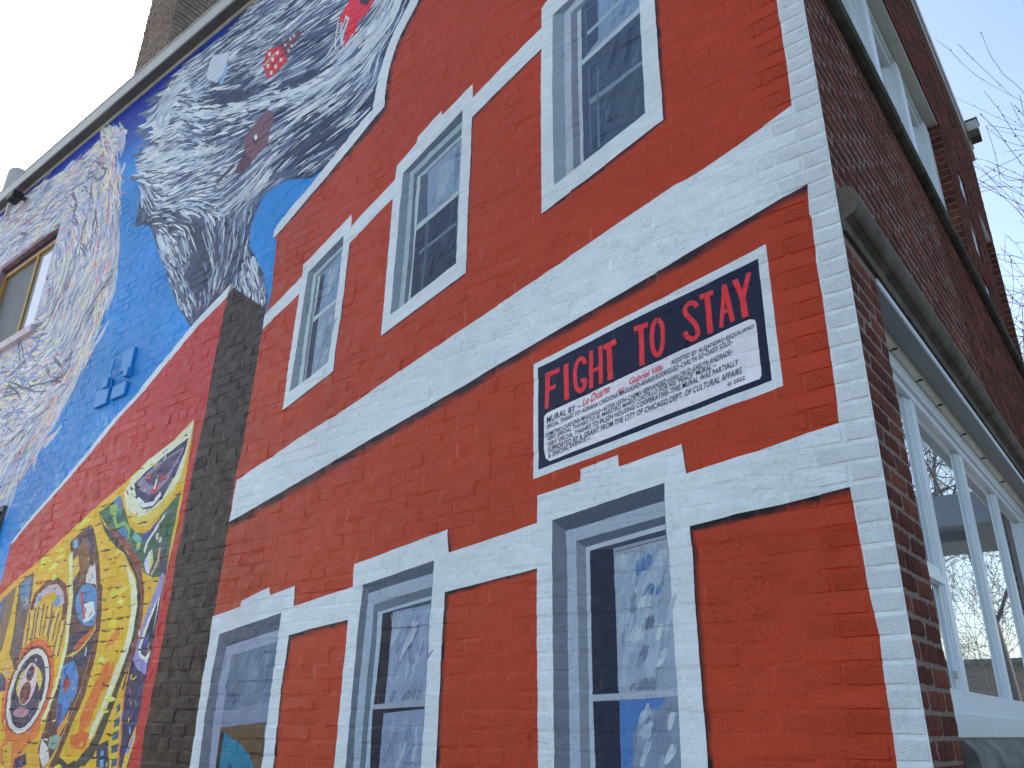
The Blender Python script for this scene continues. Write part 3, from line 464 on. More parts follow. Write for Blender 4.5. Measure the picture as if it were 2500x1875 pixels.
('letter7',(196, 48, 60),[-586,3117,-587,3121,-589,3127,-591,3131,-593,3133,-595,3134,-598,3136,-602,3136,-605,3136,-608,3134,-612,3131,-615,3128,-617,3125,-617,3121,-616,3116,-615,3109,-612,3102,-607,3093,-600,3084,-592,3073,-585,3063,-580,3053,-575,3043,-572,3033,-570,3023,-570,3014,-572,3004,-575,2996,-580,2989,-586,2984,-593,2980,-602,2978,-610,2979,-618,2983,-625,2989,-631,2995,-635,3002,-638,3009,-640,3016,-641,3021,-642,3025,-622,3028,-621,3025,-620,3020,-619,3016,-618,3012,-615,3008,-611,3003,-607,3000,-604,2998,-603,2998,-600,2999,-598,3000,-595,3002,-593,3005,-591,3010,-590,3016,-590,3021,-591,3028,-594,3035,-598,3044,-602,3052,-608,3062,-616,3072,-624,3082,-630,3093,-634,3103,-636,3112,-637,3121,-636,3131,-632,3139,-626,3146,-619,3151,-611,3155,-603,3156,-594,3155,-587,3153,-579,3148,-574,3142,-570,3134,-568,3128,-567,3124]),
('letter8',(196, 48, 60),[-561,3169,-504,3172,-502,3150,-560,3146]),
('letter8',(196, 48, 60),[-519,3154,-517,2992,-540,2991,-542,3154]),
('letter9',(196, 48, 60),[-448,3177,-476,3001,-492,3004,-465,3179]),
('letter9',(196, 48, 60),[-446,3179,-427,3013,-446,3011,-465,3176]),
('letter9',(196, 48, 60),[-474,3070,-441,3075,-439,3059,-472,3054]),
('letter10',(196, 48, 60),[-402,3188,-377,3095,-398,3090,-423,3183]),
('letter10',(196, 48, 60),[-345,3194,-381,3090,-399,3097,-363,3200]),
('letter10',(196, 48, 60),[-378,3102,-373,3016,-398,3015,-402,3101]),
('fhouse',(176, 46, 62),[-4088,6603,-3905,6538,-3752,6285,-3981,6240,-4015,6267,-4111,6460,-4098,6534]),
('fhouse',(95, 60, 78),[-3905,6538,-3798,6539,-3670,6537,-3623,6475,-3769,6387,-3785,6344]),
('fhouse',(188, 200, 212),[-4065,6562,-4028,6547,-4018,6500,-4056,6518]),
('fhouse',(188, 200, 212),[-3945,6498,-3909,6484,-3900,6438,-3936,6455]),
('fhouse',(188, 200, 212),[-3997,6460,-3961,6446,-3951,6400,-3988,6416]),
('fhouse',(188, 200, 212),[-3880,6391,-3845,6378,-3836,6333,-3872,6349]),
('fhouse',(188, 200, 212),[-4055,6430,-4018,6416,-4008,6370,-4046,6386]),
('fhouse',(188, 200, 212),[-3939,6355,-3903,6341,-3894,6296,-3930,6312]),
('fhouse',(188, 200, 212),[-3992,6323,-3956,6309,-3946,6264,-3983,6280]),
('fhouse',(175, 185, 205),[-3849,6520,-3821,6511,-3814,6474,-3842,6487]),
('fhouse',(175, 185, 205),[-3788,6543,-3760,6533,-3753,6497,-3781,6509]),
('fhouse',(175, 185, 205),[-3745,6550,-3718,6540,-3711,6504,-3739,6516]),
('fhouse',(175, 185, 205),[-3753,6448,-3726,6439,-3719,6403,-3747,6415]),
('fhouse',(175, 185, 205),[-3789,6423,-3761,6414,-3754,6378,-3782,6390]),
('fhouse',(210, 190, 200),[-4098,6452,-3923,6501,-3919,6487,-4094,6437]),
('truck',(190, 46, 70),[-3037,6509,-2768,6322,-2787,6261,-2826,6202,-2895,6162,-2936,6164,-2946,6092,-3017,6058,-3066,5993,-3075,6132,-3140,6285,-3174,6327,-3126,6391,-3070,6442]),
('truck',(70, 50, 75),[-2975,6466,-2811,6352,-2853,6257,-2944,6331]),
('truck',(175, 185, 205),[-3096,6326,-3045,6261,-3083,6137,-3096,6053,-3110,6080,-3118,6234]),
('truck',(95, 105, 135),[-3089,6277,-3065,6255,-3096,6183,-3109,6203]),
('truck',(170, 180, 200),[-3189,6297,-3129,6276,-3132,6268,-3192,6290]),
('truck',(170, 180, 200),[-3185,6267,-3125,6245,-3127,6238,-3187,6259]),
('truck',(170, 180, 200),[-3180,6236,-3120,6215,-3123,6207,-3183,6228]),
('truck',(170, 180, 200),[-3176,6206,-3116,6185,-3119,6177,-3178,6198]),
('truck',(170, 180, 200),[-3171,6175,-3112,6155,-3114,6147,-3174,6168]),
('truck',(170, 180, 200),[-3167,6145,-3107,6125,-3110,6117,-3169,6138]),
('truck',(185, 195, 210),[-3170,6309,-3178,6152,-3158,6042,-3170,6040,-3190,6151,-3182,6309]),
('truck',(185, 195, 210),[-3130,6283,-3110,6072,-3120,6071,-3140,6282]),
('truck',(200, 60, 75),[-3016,6156,-2956,6110,-2955,6055,-3014,6087]),
('guitar',(98, 72, 92),[-3942,5923,-3838,5827,-3830,5712,-3848,5649,-3858,5534,-3947,5506,-4019,5470,-4119,5410,-4265,5459,-4218,5540,-4150,5605,-4209,5784,-4102,5829,-4015,5884]),
('guitar',(58, 60, 80),[-4265,5530,-4490,5462,-4504,5510,-4279,5578]),
('guitar',(58, 52, 66),[-4030,5729,-3977,5641,-4020,5615,-4073,5703]),
('guitar',(200, 205, 215),[-4034,5728,-4003,5675,-4028,5660,-4060,5712]),
('guitar',(76, 55, 75),[-4218,5540,-4150,5605,-4019,5470,-4119,5410,-4265,5459]),
('tornado2',(168, 188, 216),[-4996,7094,-4705,6968,-4733,6744,-4818,6677,-5030,6850,-5034,7010]),
('tornado2',(112, 158, 204),[-4777,6654,-4733,6744,-4717,6865,-4667,6748,-4715,6604]),
]
TG=[(0.6,[-5259,6894,-4699,6941,-3878,6829]),
(0.5,[-4314,6336,-3791,6387,-3155,6311]),
(0.55,[-3858,6728,-3359,6737]),
(0.5,[-3339,6032,-2919,6195,-2721,6294]),
(0.12,[-5018,6519,-4549,6359,-4003,6159]),
(0.05,[-3715,5996,-3510,5938,-3343,5919]),
(0.97,[-5734,6699,-5536,6799,-4779,6332,-4260,6108,-3697,5908,-3212,5805,-2872,5825,-2663,5951,-2598,6095]),
(0.95,[-5692,6701,-5725,6839,-5605,6905]),
(0.85,[-5679,6599,-5343,6519,-4800,6191]),
(0.75,[-5625,6340,-5275,6302,-4814,6028]),
(0.8,[-5614,6109,-5252,6026,-4772,5881]),
(0.4,[-4857,6178,-4472,6063,-4007,5939]),
(0.3,[-4610,5722,-4174,5748,-3667,5756,-3193,5682]),
(0.5,[-4308,5424,-3808,5489,-3342,5508]),
(0.15,[-3756,5244,-3399,5322,-2933,5361]),
(0.6,[-3642,5629,-3235,5669,-2861,5745]),
(0.8,[-2860,5425,-2729,5490,-2696,5717]),
(0.7,[-5198,5662,-4827,5661,-4330,5511]),
(0.75,[-4242,5170,-4041,5192,-3827,5350]),
(0.85,[-4041,5192,-3901,5238,-3773,5324]),
(0.2,[-5680,5531,-5250,5438,-4799,5176]),
(0.6,[-5811,5975,-5593,5664,-5684,5448]),
(0.1,[-4611,5026,-4527,4740,-4425,4393]),
(0.9,[-5372,5326,-4957,4749,-4482,4228]),
(0.8,[-5208,5222,-4760,4680,-4450,4301]),
(0.45,[-4867,5203,-4657,4896,-4402,4591]),
(0.5,[-4200,5007,-4176,4716,-4208,4455]),
(0.35,[-3993,4992,-3973,4707,-4008,4452]),
(0.92,[-3875,4603,-3698,4344,-3588,4151]),
(0.3,[-3814,4646,-3640,4386,-3534,4103]),
(0.4,[-4224,4328,-4125,4427,-4091,4582])]
FG=[(0.8,[-8898,6063,-8593,6271,-7828,6343,-6972,6439]),
(0.5,[-8640,6721,-7857,6773,-7143,6820]),
(0.2,[-7039,6979,-6768,6646,-6711,6133,-6562,5613,-6847,5272,-6959,4833,-7423,4580]),
(0.35,[-7444,6698,-7124,6208,-6903,5650,-6993,5232]),
(0.7,[-6590,6514,-6233,6023,-6062,5511,-5988,5065,-6039,4682,-6171,4334,-6342,4075]),
(0.9,[-6322,6438,-6058,5683,-5902,5117,-5920,4569,-6073,4122]),
(0.15,[-7824,4639,-7140,4384,-6647,4381,-6514,4583]),
(0.6,[-7868,4872,-7384,4826,-6834,4591]),
(0.75,[-7829,4339,-7088,4290,-6536,4313]),
(0.6,[-7175,3422,-6955,3756,-6645,4070]),
(0.5,[-6769,3429,-6598,3687,-6323,3886]),
(0.4,[-7145,3235,-7106,3448,-6907,3672])]
FL=[[-7040,6619,-6916,6282,-6940,5929,-7014,5633,-7070,5365,-7182,5106,-7310,4882,-7462,4801],
[-6769,6189,-6656,5875,-6855,5632,-6958,5299,-7080,5172],
[-7490,6740,-7313,6547,-7295,6333,-7060,6127],
[-6909,5976,-6898,5838,-6669,5678,-6594,5793],
[-7597,4686,-7813,4604,-7315,4440,-6729,4333,-6468,4403],
[-6489,4596,-6433,4430,-6551,4325,-6818,4406,-6986,4578],
[-5973,5177,-6200,5059,-6396,4863,-6482,4632],
[-6040,5175,-6221,5001,-6348,4809],
[-7008,6982,-7170,6911,-7173,6732,-6993,6698,-6886,6760,-6712,6663,-6751,6571,-6933,6622],
[-6931,6928,-7058,6907,-6928,6796],
[-9073,6694,-8773,6717,-8498,6591,-8743,6549],
[-9213,6570,-8968,6636,-8707,6604],
[-8574,5647,-7990,5208,-7511,4787,-7700,4713,-7872,4702],
[-6800,4670,-6829,4626,-6616,4504,-6531,4532],
[-7760,4616,-7838,4498,-7467,4462,-7062,4375],
[-8790,7047,-8549,6981,-8150,7089],
[-8181,6723,-8092,6855,-7795,6879]]
TX=[('MURAL BY ~',(28, 30, 48),[-1300,2789,-1125,2822,-1125,2845,-1300,2819],0),
('Le Duarte',(182, 44, 62),[-1117,2826,-983,2859,-981,2894,-1116,2858],1),
('AND',(182, 44, 62),[-948,2842,-918,2845,-917,2866,-948,2861],0),
('Gabriel Villa',(182, 44, 62),[-891,2867,-739,2894,-738,2919,-890,2894],1),
('ASSISTED BY ALEJANDRO ESQUILIANO',(28, 30, 48),[-701,2902,-358,2962,-356,2977,-700,2923],0),
('SPECIAL THANKS TO~ADRIANA CARDONA MAGUIGAD~ANAHI RODRIGUEZ~CARLYN SO~DAISY SOLIS~',(28, 30, 48),[-1301,2763,-443,2921,-441,2943,-1301,2782],0),
('DEMETRIO CARDONA MAGUIGAD~HETSIA LEON~CHEMA HERNANDEZ~JUAN CRUZ~KAELYN ANDRADE~',(28, 30, 48),[-1307,2729,-447,2882,-445,2903,-1307,2747],0),
('VERY SPECIAL THANKS TO EL MAESTRO MARIO CASTILLO FOR HIS "PEACE" MURAL ~',(28, 30, 48),[-1300,2710,-519,2846,-517,2867,-1300,2726],0),
('VERY SPECIAL THANKS TO PILSEN HOUSING COOPERATIVE~THIS MURAL WAS PARTIALLY',(28, 30, 48),[-1297,2684,-431,2834,-429,2857,-1297,2703],0),
('SUPPORTED BY A GRANT FROM THE CITY OF CHICAGO DEPT. OF CULTURAL AFFAIRS',(28, 30, 48),[-1296,2658,-422,2796,-419,2821,-1295,2680],0),
('& SPECIAL EVENTS ~',(28, 30, 48),[-1294,2634,-1084,2676,-1084,2692,-1294,2654],0),
('© 2022',(28, 30, 48),[-481,2758,-413,2768,-411,2783,-480,2772],0)]
def P2(a): return [(a[i]/1000., a[i+1]/1000.) for i in range(0, len(a), 2)]
UMIN, VMAX = -11.4, 7.38
# ================================================================== ground
mesh_obj('ground', [(-400, -400, -.03), (400, -400, -.03), (400, 400, -.03), (-400, 400, -.03)], [(0, 1, 2, 3)], noise_mat('winter_lawn', (.11, .105, .06), .25, 2, .95, .5, 40, .01))['kind'] = 'structure'
o = MB().box(.0, 3.2, -30, 60, -.12, .0).build('pavement', M['concrete']); o['kind'] = 'structure'
o = MB().box(-40, -.001, -26, -.001, -.12, .002).build('pavement', M['concrete']); o['kind'] = 'structure'  # unseen concrete lot, added so its sunlit surface brightens the mural wall
o = mesh_obj('road', [(3.2, -60, -.02), (12.2, -60, -.02), (12.2, 120, -.02), (3.2, 120, -.02)], [(0, 1, 2, 3)], M['asphalt']); o['kind'] = 'structure'
# ================================================================== building
BLD = empty('corner_building'); BLD['label'] = 'brick corner building with a red and white house mural on its side wall'; BLD['category'] = 'building'
mass = MB().box(-14, -.30, .14, 6.46, -.1, 7.3).build('wall_core', M['dark'], BLD)
# ---------------- side wall brick layout
CH = .0677; JT = .0115; V0 = 1.5902 - 23*CH
WIN = (-9.02, -7.58, 5.15, 6.33)                      # the real window in the side wall
NOI = lambda u, v, f, s=0: noise.noise(Vector((u*f+s, v*f-s*1.7, s*.37)))
BR = []; ROWS = []
for k in range(int((VMAX-V0)/CH)+1):
    vb = V0+k*CH; vt = vb+CH-JT
    if vb < .06: continue
    row = []; u = -.003
    lens = [.198 if k % 2 else .094]
    hdr = (k % 6 == 3); first = True
    while u > UMIN+.3:
        if first: Ln = lens[0]; first = False
        else: Ln = (.096 if hdr else .202)+random.uniform(-.006, .006)
        if len(row) == 1 and not hdr: Ln = (.30-.0 if k % 2 == 0 else .202)-.094 if k % 2 == 0 else .202
        row.append((u-Ln, u, vb, vt)); u -= Ln+JT
    ROWS.append((vb, vt, len(BR), row)); BR += row
def warp(u, v): return (u+.0028*NOI(u, v, 9, 3.1)+.0012*NOI(u, v, 31, 1.1), v+.0034*NOI(u, v, 6, 7.7)+.0016*NOI(u, v, 26, 5.5))
BRH = RNG.normal(0, .0008, len(BR)); BRH[[r[2] for r in ROWS]] = 0; TLT = RNG.normal(0, .0012, (len(BR), 2))
def joint_depth(u, v, vert):
    if u > -.235: return .0052 if not vert else .0026
    a = .30+1.0*NOI(u, v, 4.2, 11)+.7*NOI(u, v, 13, 2.2)
    if vert: a = a*.7-.1
    far = .62 if u > -2.5 else 1.1
    return max(.0002, min(1, a))*.0042*far
ROWV = np.array([r[0] for r in ROWS]); ROWU = [np.array([b[0] for b in r[3]])[::-1] for r in ROWS]   # left ends ascending
def locate(u, v):
    k = int(np.searchsorted(ROWV, v, side='right'))-1
    if k < 0: return -1, -1
    vb, vt, base, row = ROWS[k]
    i = int(np.searchsorted(ROWU[k], u, side='right'))-1
    if i < 0: return k, -1
    return k, base+len(row)-1-i
BEV = .0042
def hgt(u, v):
    wu, wv = warp(u, v); u_, v_ = 2*u-wu, 2*v-wv      # approx inverse
    k, b = locate(u_, v_)
    big = .0025*NOI(u, v, 1.1, 4.4)*min(1, max(0, (-u-.1)*3))
    if b < 0: return big
    a0, a1, b0, b1 = BR[b]
    d = min(u_-a0, a1-u_, v_-b0, b1-v_)
    base = big+BRH[b]+TLT[b][0]*((u_-a0)/(a1-a0)-.5)+TLT[b][1]*((v_-b0)/(b1-b0)-.5)
    if d >= BEV: return base
    vert = min(u_-a0, a1-u_) < min(v_-b0, b1-v_)
    jd = joint_depth(u, v, vert)
    if d <= 0: return base-jd if abs(d) < JT else base-jd
    return base-jd*(1-d/BEV)
# ---------------- regions -> constrained triangulation
VERT = []; FACES = []; FINFO = []
def jig(p, amp):
    u, v = p
    return (u+amp*NOI(u, v, 13, 21.3)+amp*.5*NOI(u, v, 47, 9.1), v+amp*NOI(u, v, 13, 33.3)+amp*.5*NOI(u, v, 47, 17.7))
def dens(poly, step):
    out = []
    for i, p in enumerate(poly):
        q = poly[(i+1) % len(poly)]; d = math.hypot(q[0]-p[0], q[1]-p[1]); n = max(1, int(d/step))
        for k in range(n): out.append((p[0]+(q[0]-p[0])*k/n, p[1]+(q[1]-p[1])*k/n))
    return out
def add_face(poly, info, step=.07, amp=.0022):
    pl = dens(poly, step) if step else poly
    b = len(VERT)
    for p in pl:
        q = jig(p, amp) if amp else p
        VERT.append(Vector((min(0., max(UMIN, q[0])) if p[0] < -.0005 else 0., min(VMAX, max(.05, q[1])))))
    FACES.append(list(range(b, b+len(pl)))); FINFO.append(info)
add_face([(UMIN, .05), (0, .05), (0, VMAX), (UMIN, VMAX)], ('wall',), .3, 0)
for i, (a0, a1, b0, b1) in enumerate(BR):
    if a1 < -7.4 or b1 < 1.15 or (a1 < -6.2 and b0 < 2.6): continue
    for ins in (.0006, BEV):
        x0, x1, y0, y1 = a0+ins, a1-ins, b0+ins, b1-ins
        n = 3 if (a1 > -2.2) else 2
        pl = [(x0+(x1-x0)*t/n, y0) for t in range(n)]+[(x1, y0)]+([(x1, (y0+y1)/2)] if a1 > -3 else [])+[(x1-(x1-x0)*t/n, y1) for t in range(n)]+[(x0, y1)]
        pl = [warp(*p) for p in pl]
        if ins > .002 and a1 > -4.5:      # slightly broken arrises
            pl = [(p[0]+random.uniform(-.0009, .0009), p[1]+random.uniform(-.001, .001)) for p in pl]
        b = len(VERT); VERT += [Vector((min(p[0], -.0004), p[1])) for p in pl]
        FACES.append(list(range(b, b+len(pl)))); FINFO.append(('brick',))
# strokes -------------------------------------------------------
def lerp3(a, b, t): return tuple(x+(y-x)*t for x, y in zip(a, b))
def field(gd):
    P = []; Tn = []; Ls = []
    for Lm, pl in gd:
        pl = P2(pl)
        for (ax, ay), (bx, by) in zip(pl, pl[1:]):
            n = max(1, int(math.hypot(bx-ax, by-ay)/.12))
            for k in range(n):
                t = (k+.5)/n; P.append((ax+(bx-ax)*t, ay+(by-ay)*t)); d = math.hypot(bx-ax, by-ay); Tn.append(((bx-ax)/d, (by-ay)/d)); Ls.append(Lm)
    P = np.array(P); Tn = np.array(Tn); Ls = np.array(Ls)
    # double-angle average keeps direction without sign
    ang = 2*np.arctan2(Tn[:, 1], Tn[:, 0]); c2, s2 = np.cos(ang), np.sin(ang)
    def f(u, v):
        w = 1/((P[:, 0]-u)**2+(P[:, 1]-v)**2+.004)**1.6
        a = .5*math.atan2((w*s2).sum(), (w*c2).sum()); return a, float((w*Ls).sum()/w.sum())
    return f
def inside(poly):
    q = np.array(poly); x, y = q[:, 0], q[:, 1]; x2, y2 = np.roll(x, -1), np.roll(y, -1)
    def f(u, v):
        c = ((y > v) != (y2 > v)); xi = (x2-x)*(v-y)/(np.where(y2 == y, 1e-9, y2-y))+x
        return bool((c & (u < xi)).sum() % 2)
    return f
def leaf(u, v, a, ln, w, curve, info, f=None):
    n = 5; L_ = []; R_ = []; x, y, an = u, v, a
    ph = random.random()
    for k in range(n+1):
        t = k/n; ww = w*(.25+.95*math.sin(math.pi*min(1, (t*.85+.12))))*(.8+.4*random.random())
        L_.append((x-math.sin(an)*ww/2, y+math.cos(an)*ww/2)); R_.append((x+math.sin(an)*ww/2, y-math.cos(an)*ww/2))
        x += math.cos(an)*ln/n; y += math.sin(an)*ln/n; an += curve/n+random.uniform(-.12, .12)
    add_face(L_+R_[::-1], info, 0, 0)
def flow(u, v, f, ln, w, info, jit=.05, ok=None, rev=None):
    n = 6; L_ = []; R_ = []; x, y = u, v; prev = None; da = random.gauss(0, jit); rev = random.random() < .5 if rev is None else rev
    for k in range(n+1):
        a = f(x, y)[0]+(math.pi if rev else 0)+da
        if prev is not None:
            while a-prev > math.pi/2: a -= math.pi
            while a-prev < -math.pi/2: a += math.pi
        prev = a; t = k/n; ww = w*(.22+.95*math.sin(math.pi*min(1, (t*.86+.10))))*(.75+.5*random.random())
        L_.append((x-math.sin(a)*ww/2, y+math.cos(a)*ww/2)); R_.append((x+math.sin(a)*ww/2, y-math.cos(a)*ww/2))
        x += math.cos(a)*ln/n; y += math.sin(a)*ln/n
        if ok and not ok(x, y): return False
    add_face(L_+R_[::-1], info, 0, 0); return True
tor_poly = P2([r for r in REG if r[0] == 'tornado'][0][2]); fig_poly = P2([r for r in REG if r[0] == 'figure'][0][2])
def sky_col(u, v):
    t = min(1, max(0, (v-6.35)/.85)); t = t*t*(3-2*t)
    lo = (22, 120, 202); hi = (16, 42, 150); b = lerp3(lo, hi, t)
    if v < 3.9: b = lerp3(b, (44, 122, 204), min(1, (3.9-v)/1.2))
    k = 1+.12*NOI(u, v, 1.3, 3); return alb(tuple(c*k for c in b))
ORDER = []
def emit_regions(lo, hi):
    for rg in REG[lo:hi]:
        if rg[0] == 'fade':
            e, ot = P2(rg[2]), P2(rg[3]); add_face(e+ot[::-1], ('fade', rg[1], np.array(e), np.array(ot)), .06, .0022)
        else:
            ow = rg[0]; fine = ow in ('sign',) or ow.startswith('letter')
            st, am = (.05, .0011) if fine else ((.09, .004) if ow in ('tornado', 'figure') else (.06, .0024))
            if ow.startswith('w') and ow != 'white': st, am = .05, .0018
            if len(ow) == 3 and ow[0] == 'w' and ow[2] == 's':
                pl = P2(rg[2]); f = inside(pl); xs = [p[0] for p in pl]; zs_ = [p[1] for p in pl]
                ar = abs(sum(pl[i][0]*pl[(i+1) % len(pl)][1]-pl[(i+1) % len(pl)][0]*pl[i][1] for i in range(len(pl))))*.5
                bs = {'w6': (128, 144, 176), 'w5': (120, 136, 174), 'w4': (92, 108, 142), 'w1': (118, 138, 174), 'w2': (118, 140, 176)}[ow[:2]]
                kk = 0
                hd = max(.07, min(.16, .6*(max(zs_)-min(zs_))))
                for _ in range(3000):
                    if kk >= max(14, min(110, ar*2600)): break
                    u = random.uniform(min(xs), max(xs)); v = random.uniform(min(zs_), max(zs_)); ln = random.uniform(.5, 1.)*hd; an = 1.2+random.gauss(0, .14)
                    if not (f(u, v) and (f(u+math.cos(an)*ln*.9, v+math.sin(an)*ln*.9) or _ > 1500 and f(u+math.cos(an)*ln*.4, v+math.sin(an)*ln*.4))): continue
                    leaf(u, v, an, ln, random.uniform(.006, .016), random.gauss(0, .2), ('reg', ow[:2], wcol(lerp3(bs, rg[1], random.choice((.3, .5, .7, .9)))))); kk += 1
                continue
            add_face(P2(rg[2]), ('reg', ow, (wcol if ow[0] == 'w' and len(ow) == 2 else nm_col)(rg[1])), st, am)
fi = [i for i, r in enumerate(REG) if r[0] == 'figure'][0]
emit_regions(0, fi+1)
ft = field(TG); ins_t = inside(tor_poly)
DK = [(40, 52, 84), (58, 74, 108), (76, 92, 126), (50, 62, 92)]; LT = [(168, 190, 214), (150, 172, 202), (182, 200, 218), (128, 150, 184)]
us = [p[0] for p in tor_poly]; vs = [p[1] for p in tor_poly]
n = 0; tries = 0
MID = ((78, 96, 130), (92, 112, 146), (108, 128, 160), (70, 88, 120))
DK = [(34, 46, 76), (48, 62, 96), (40, 54, 86), (56, 72, 106)]; LT = [(172, 192, 214), (158, 180, 206), (184, 202, 218), (146, 168, 198)]
okt = lambda x, y: ins_t(x, y) or (x < -5.3 and y > 6.0)
NT = 5200
while n < NT and tries < 90000:
    tries += 1; u = random.uniform(min(us), max(us)); v = random.uniform(min(vs), max(vs))
    if not ins_t(u, v): continue
    a, Lm = ft(u, v); far = min(1.7, max(1, -u/4.6)); ph = n/NT
    lm = Lm+.30*NOI(u, v, 2.0, 6)+.12*NOI(u, v, 6, 2)
    if ph < .30: c = random.choice(DK) if lm < .5 else random.choice(MID); wd = random.uniform(.03, .07); ln = random.uniform(.15, .4)
    elif ph < .48: c = random.choice(MID) if lm > .35 else random.choice(DK); wd = random.uniform(.015, .04); ln = random.uniform(.15, .4)
    elif ph < .84:
        if random.random() > (lm*1.15)**2: continue
        c = random.choice(LT); wd = random.uniform(.008, .022)*(1+.9*max(0, lm-.45)); ln = random.uniform(.10, .34)
    else: c = random.choice(DK); wd = random.uniform(.005, .013); ln = random.uniform(.10, .36)
    if ph >= .84 and lm > .85 and random.random() < .7: continue
    k = 1+random.uniform(-.07, .07); fn = v < 5.05
    if flow(u, v, ft, ln*(.5 if fn else 1), wd*far*(.5 if fn else .9), ('reg', 'tornado', alb(tuple(x*k for x in c))), .09, okt): n += 1
for Lm, pl in TG:
    if not (Lm > .9 or Lm < .13): continue
    pl = P2(pl)
    for (ax, ay), (bx, by) in zip(pl, pl[1:]):
        for _ in range(max(2, int(math.hypot(bx-ax, by-ay)*(20 if Lm > .9 else 34)))):
            q = random.random(); u, v = ax+(bx-ax)*q+random.gauss(0, .05), ay+(by-ay)*q+random.gauss(0, .05)
            flow(u, v, ft, random.uniform(.12, .3), random.uniform(.014, .036), ('reg', 'tornado', alb(random.choice(LT if Lm > .9 else DK[:3]))), .06, ins_t)
ff = field(FG); ins_f = inside(fig_poly)
us = [p[0] for p in fig_poly]; vs = [p[1] for p in fig_poly]
PAL = [(176, 186, 206), (150, 158, 190), (130, 142, 180), (190, 194, 206), (170, 160, 186), (120, 138, 176), (186, 176, 190), (150, 172, 190)]
HOT = [(200, 196, 70), (196, 92, 110), (214, 206, 110), (190, 70, 84), (206, 150, 120), (110, 170, 190), (60, 110, 190)]
GRY = [(92, 104, 132), (104, 112, 140), (84, 92, 122)]
n = 0; tries = 0
SOFT = [(148, 166, 196), (158, 174, 200), (170, 184, 204), (136, 156, 192), (164, 170, 192), (150, 172, 196), (178, 190, 206)]
FINE = [(196, 202, 210), (188, 196, 208), (104, 116, 146), (118, 130, 160), (92, 104, 134), (86, 128, 190), (110, 146, 196), (200, 160, 176), (206, 204, 150), (176, 168, 192), (190, 196, 206), (128, 140, 170)]
NF = 4600
while n < NF and tries < 90000:
    tries += 1; u = random.uniform(max(-10.2, min(us)), max(us)); v = random.uniform(min(vs), max(vs))
    edge = ins_f(u, v)
    if not edge and (random.random() > .02 or u > -4.6 or not ins_f(u-.25, v)): continue
    if WIN[0]-.2 < u < WIN[1]+.1 and WIN[2]-.15 < v < WIN[3]+.1: continue
    a, Lm = ff(u, v); r = random.random(); nearedge = not ins_f(u+.42, v)
    hot = .30 if nearedge else .05; ph = n/NF; big = ph < .30; c = random.choice(SOFT)
    if not edge: c = random.choice(((70, 134, 202), (110, 156, 200), (180, 190, 150), (176, 192, 206)))
    elif not big: c = lerp3(random.choice(HOT), (170, 175, 195), random.uniform(0, .35)) if r < hot else random.choice(FINE)
    if v < 3.9 and random.random() < min(.7, (3.9-v)*.8): c = random.choice(((76, 124, 190), (96, 136, 186), (130, 160, 196), (110, 140, 176), (170, 186, 200)))
    flow(u, v, ff, random.uniform(.12, .36) if big else random.uniform(.06, .30), random.uniform(.04, .08) if big else random.uniform(.008, .024), ('reg', 'figure', alb(c)), .25); n += 1
for pl in FL:
    pl = P2(pl)
    for (ax, ay), (bx, by) in zip(pl, pl[1:]):
        d = math.hypot(bx-ax, by-ay); a = math.atan2(by-ay, bx-ax)
        for q in range(2): leaf(ax+random.gauss(0, .02), ay+random.gauss(0, .02), a, d*1.05, random.uniform(.012, .026), random.gauss(0, .1), ('reg', 'figure', alb(random.choice(((84, 92, 122), (96, 104, 128), (74, 84, 110))))))
# loose white foam where the blue meets the white edge, dots around the figure
for q in range(50):
    t = random.random(); u = -5.15-1.5*t+random.gauss(0, .06)-.25; v = 3.80-.8*t+random.gauss(0, .05)-.02
    if u < -5.0-1.55*t: leaf(u, v, .9+random.gauss(0, .4), random.uniform(.02, .08), random.uniform(.008, .02), 0, ('reg', 'base', alb(random.choice(((90, 150, 208), (70, 136, 204), (130, 174, 212))))))
PANES = {(134, 150, 182): 90, (110, 126, 160): 60, (122, 138, 176): 60, (118, 134, 174): 45, (110, 135, 178): 26, (122, 140, 172): 26, (118, 140, 176): 40, (112, 134, 176): 40, (64, 78, 108): 50, (46, 58, 86): 40, (92, 108, 142): 50}
i0 = fi+1
for i1 in range(fi+1, len(REG)):
    rg = REG[i1]
    if rg[0][0] == 'w' and len(rg[0]) == 2 and rg[1] in PANES:
        emit_regions(i0, i1+1); i0 = i1+1; pl = P2(rg[2]); f = inside(pl); xs = [p[0] for p in pl]; zs_ = [p[1] for p in pl]; kk = 0
        for _ in range(1500):
            if kk >= PANES[rg[1]]: break
            u = random.uniform(min(xs), max(xs)); v = random.uniform(max(1.1, min(zs_)), max(zs_)); ln = random.uniform(.06, .24); an = 1.25+random.gauss(0, .16)
            if not (f(u, v) and f(u+math.cos(an)*ln, v+math.sin(an)*ln) and f(u+.02, v) and f(u-.02, v)): continue
            d = random.gauss(0, 9); leaf(u, v, an, ln, random.uniform(.008, .03), random.gauss(0, .2), ('reg', rg[0], wcol(tuple(min(215, max(20, c+d)) for c in rg[1])))); kk += 1
emit_regions(i0, len(REG))
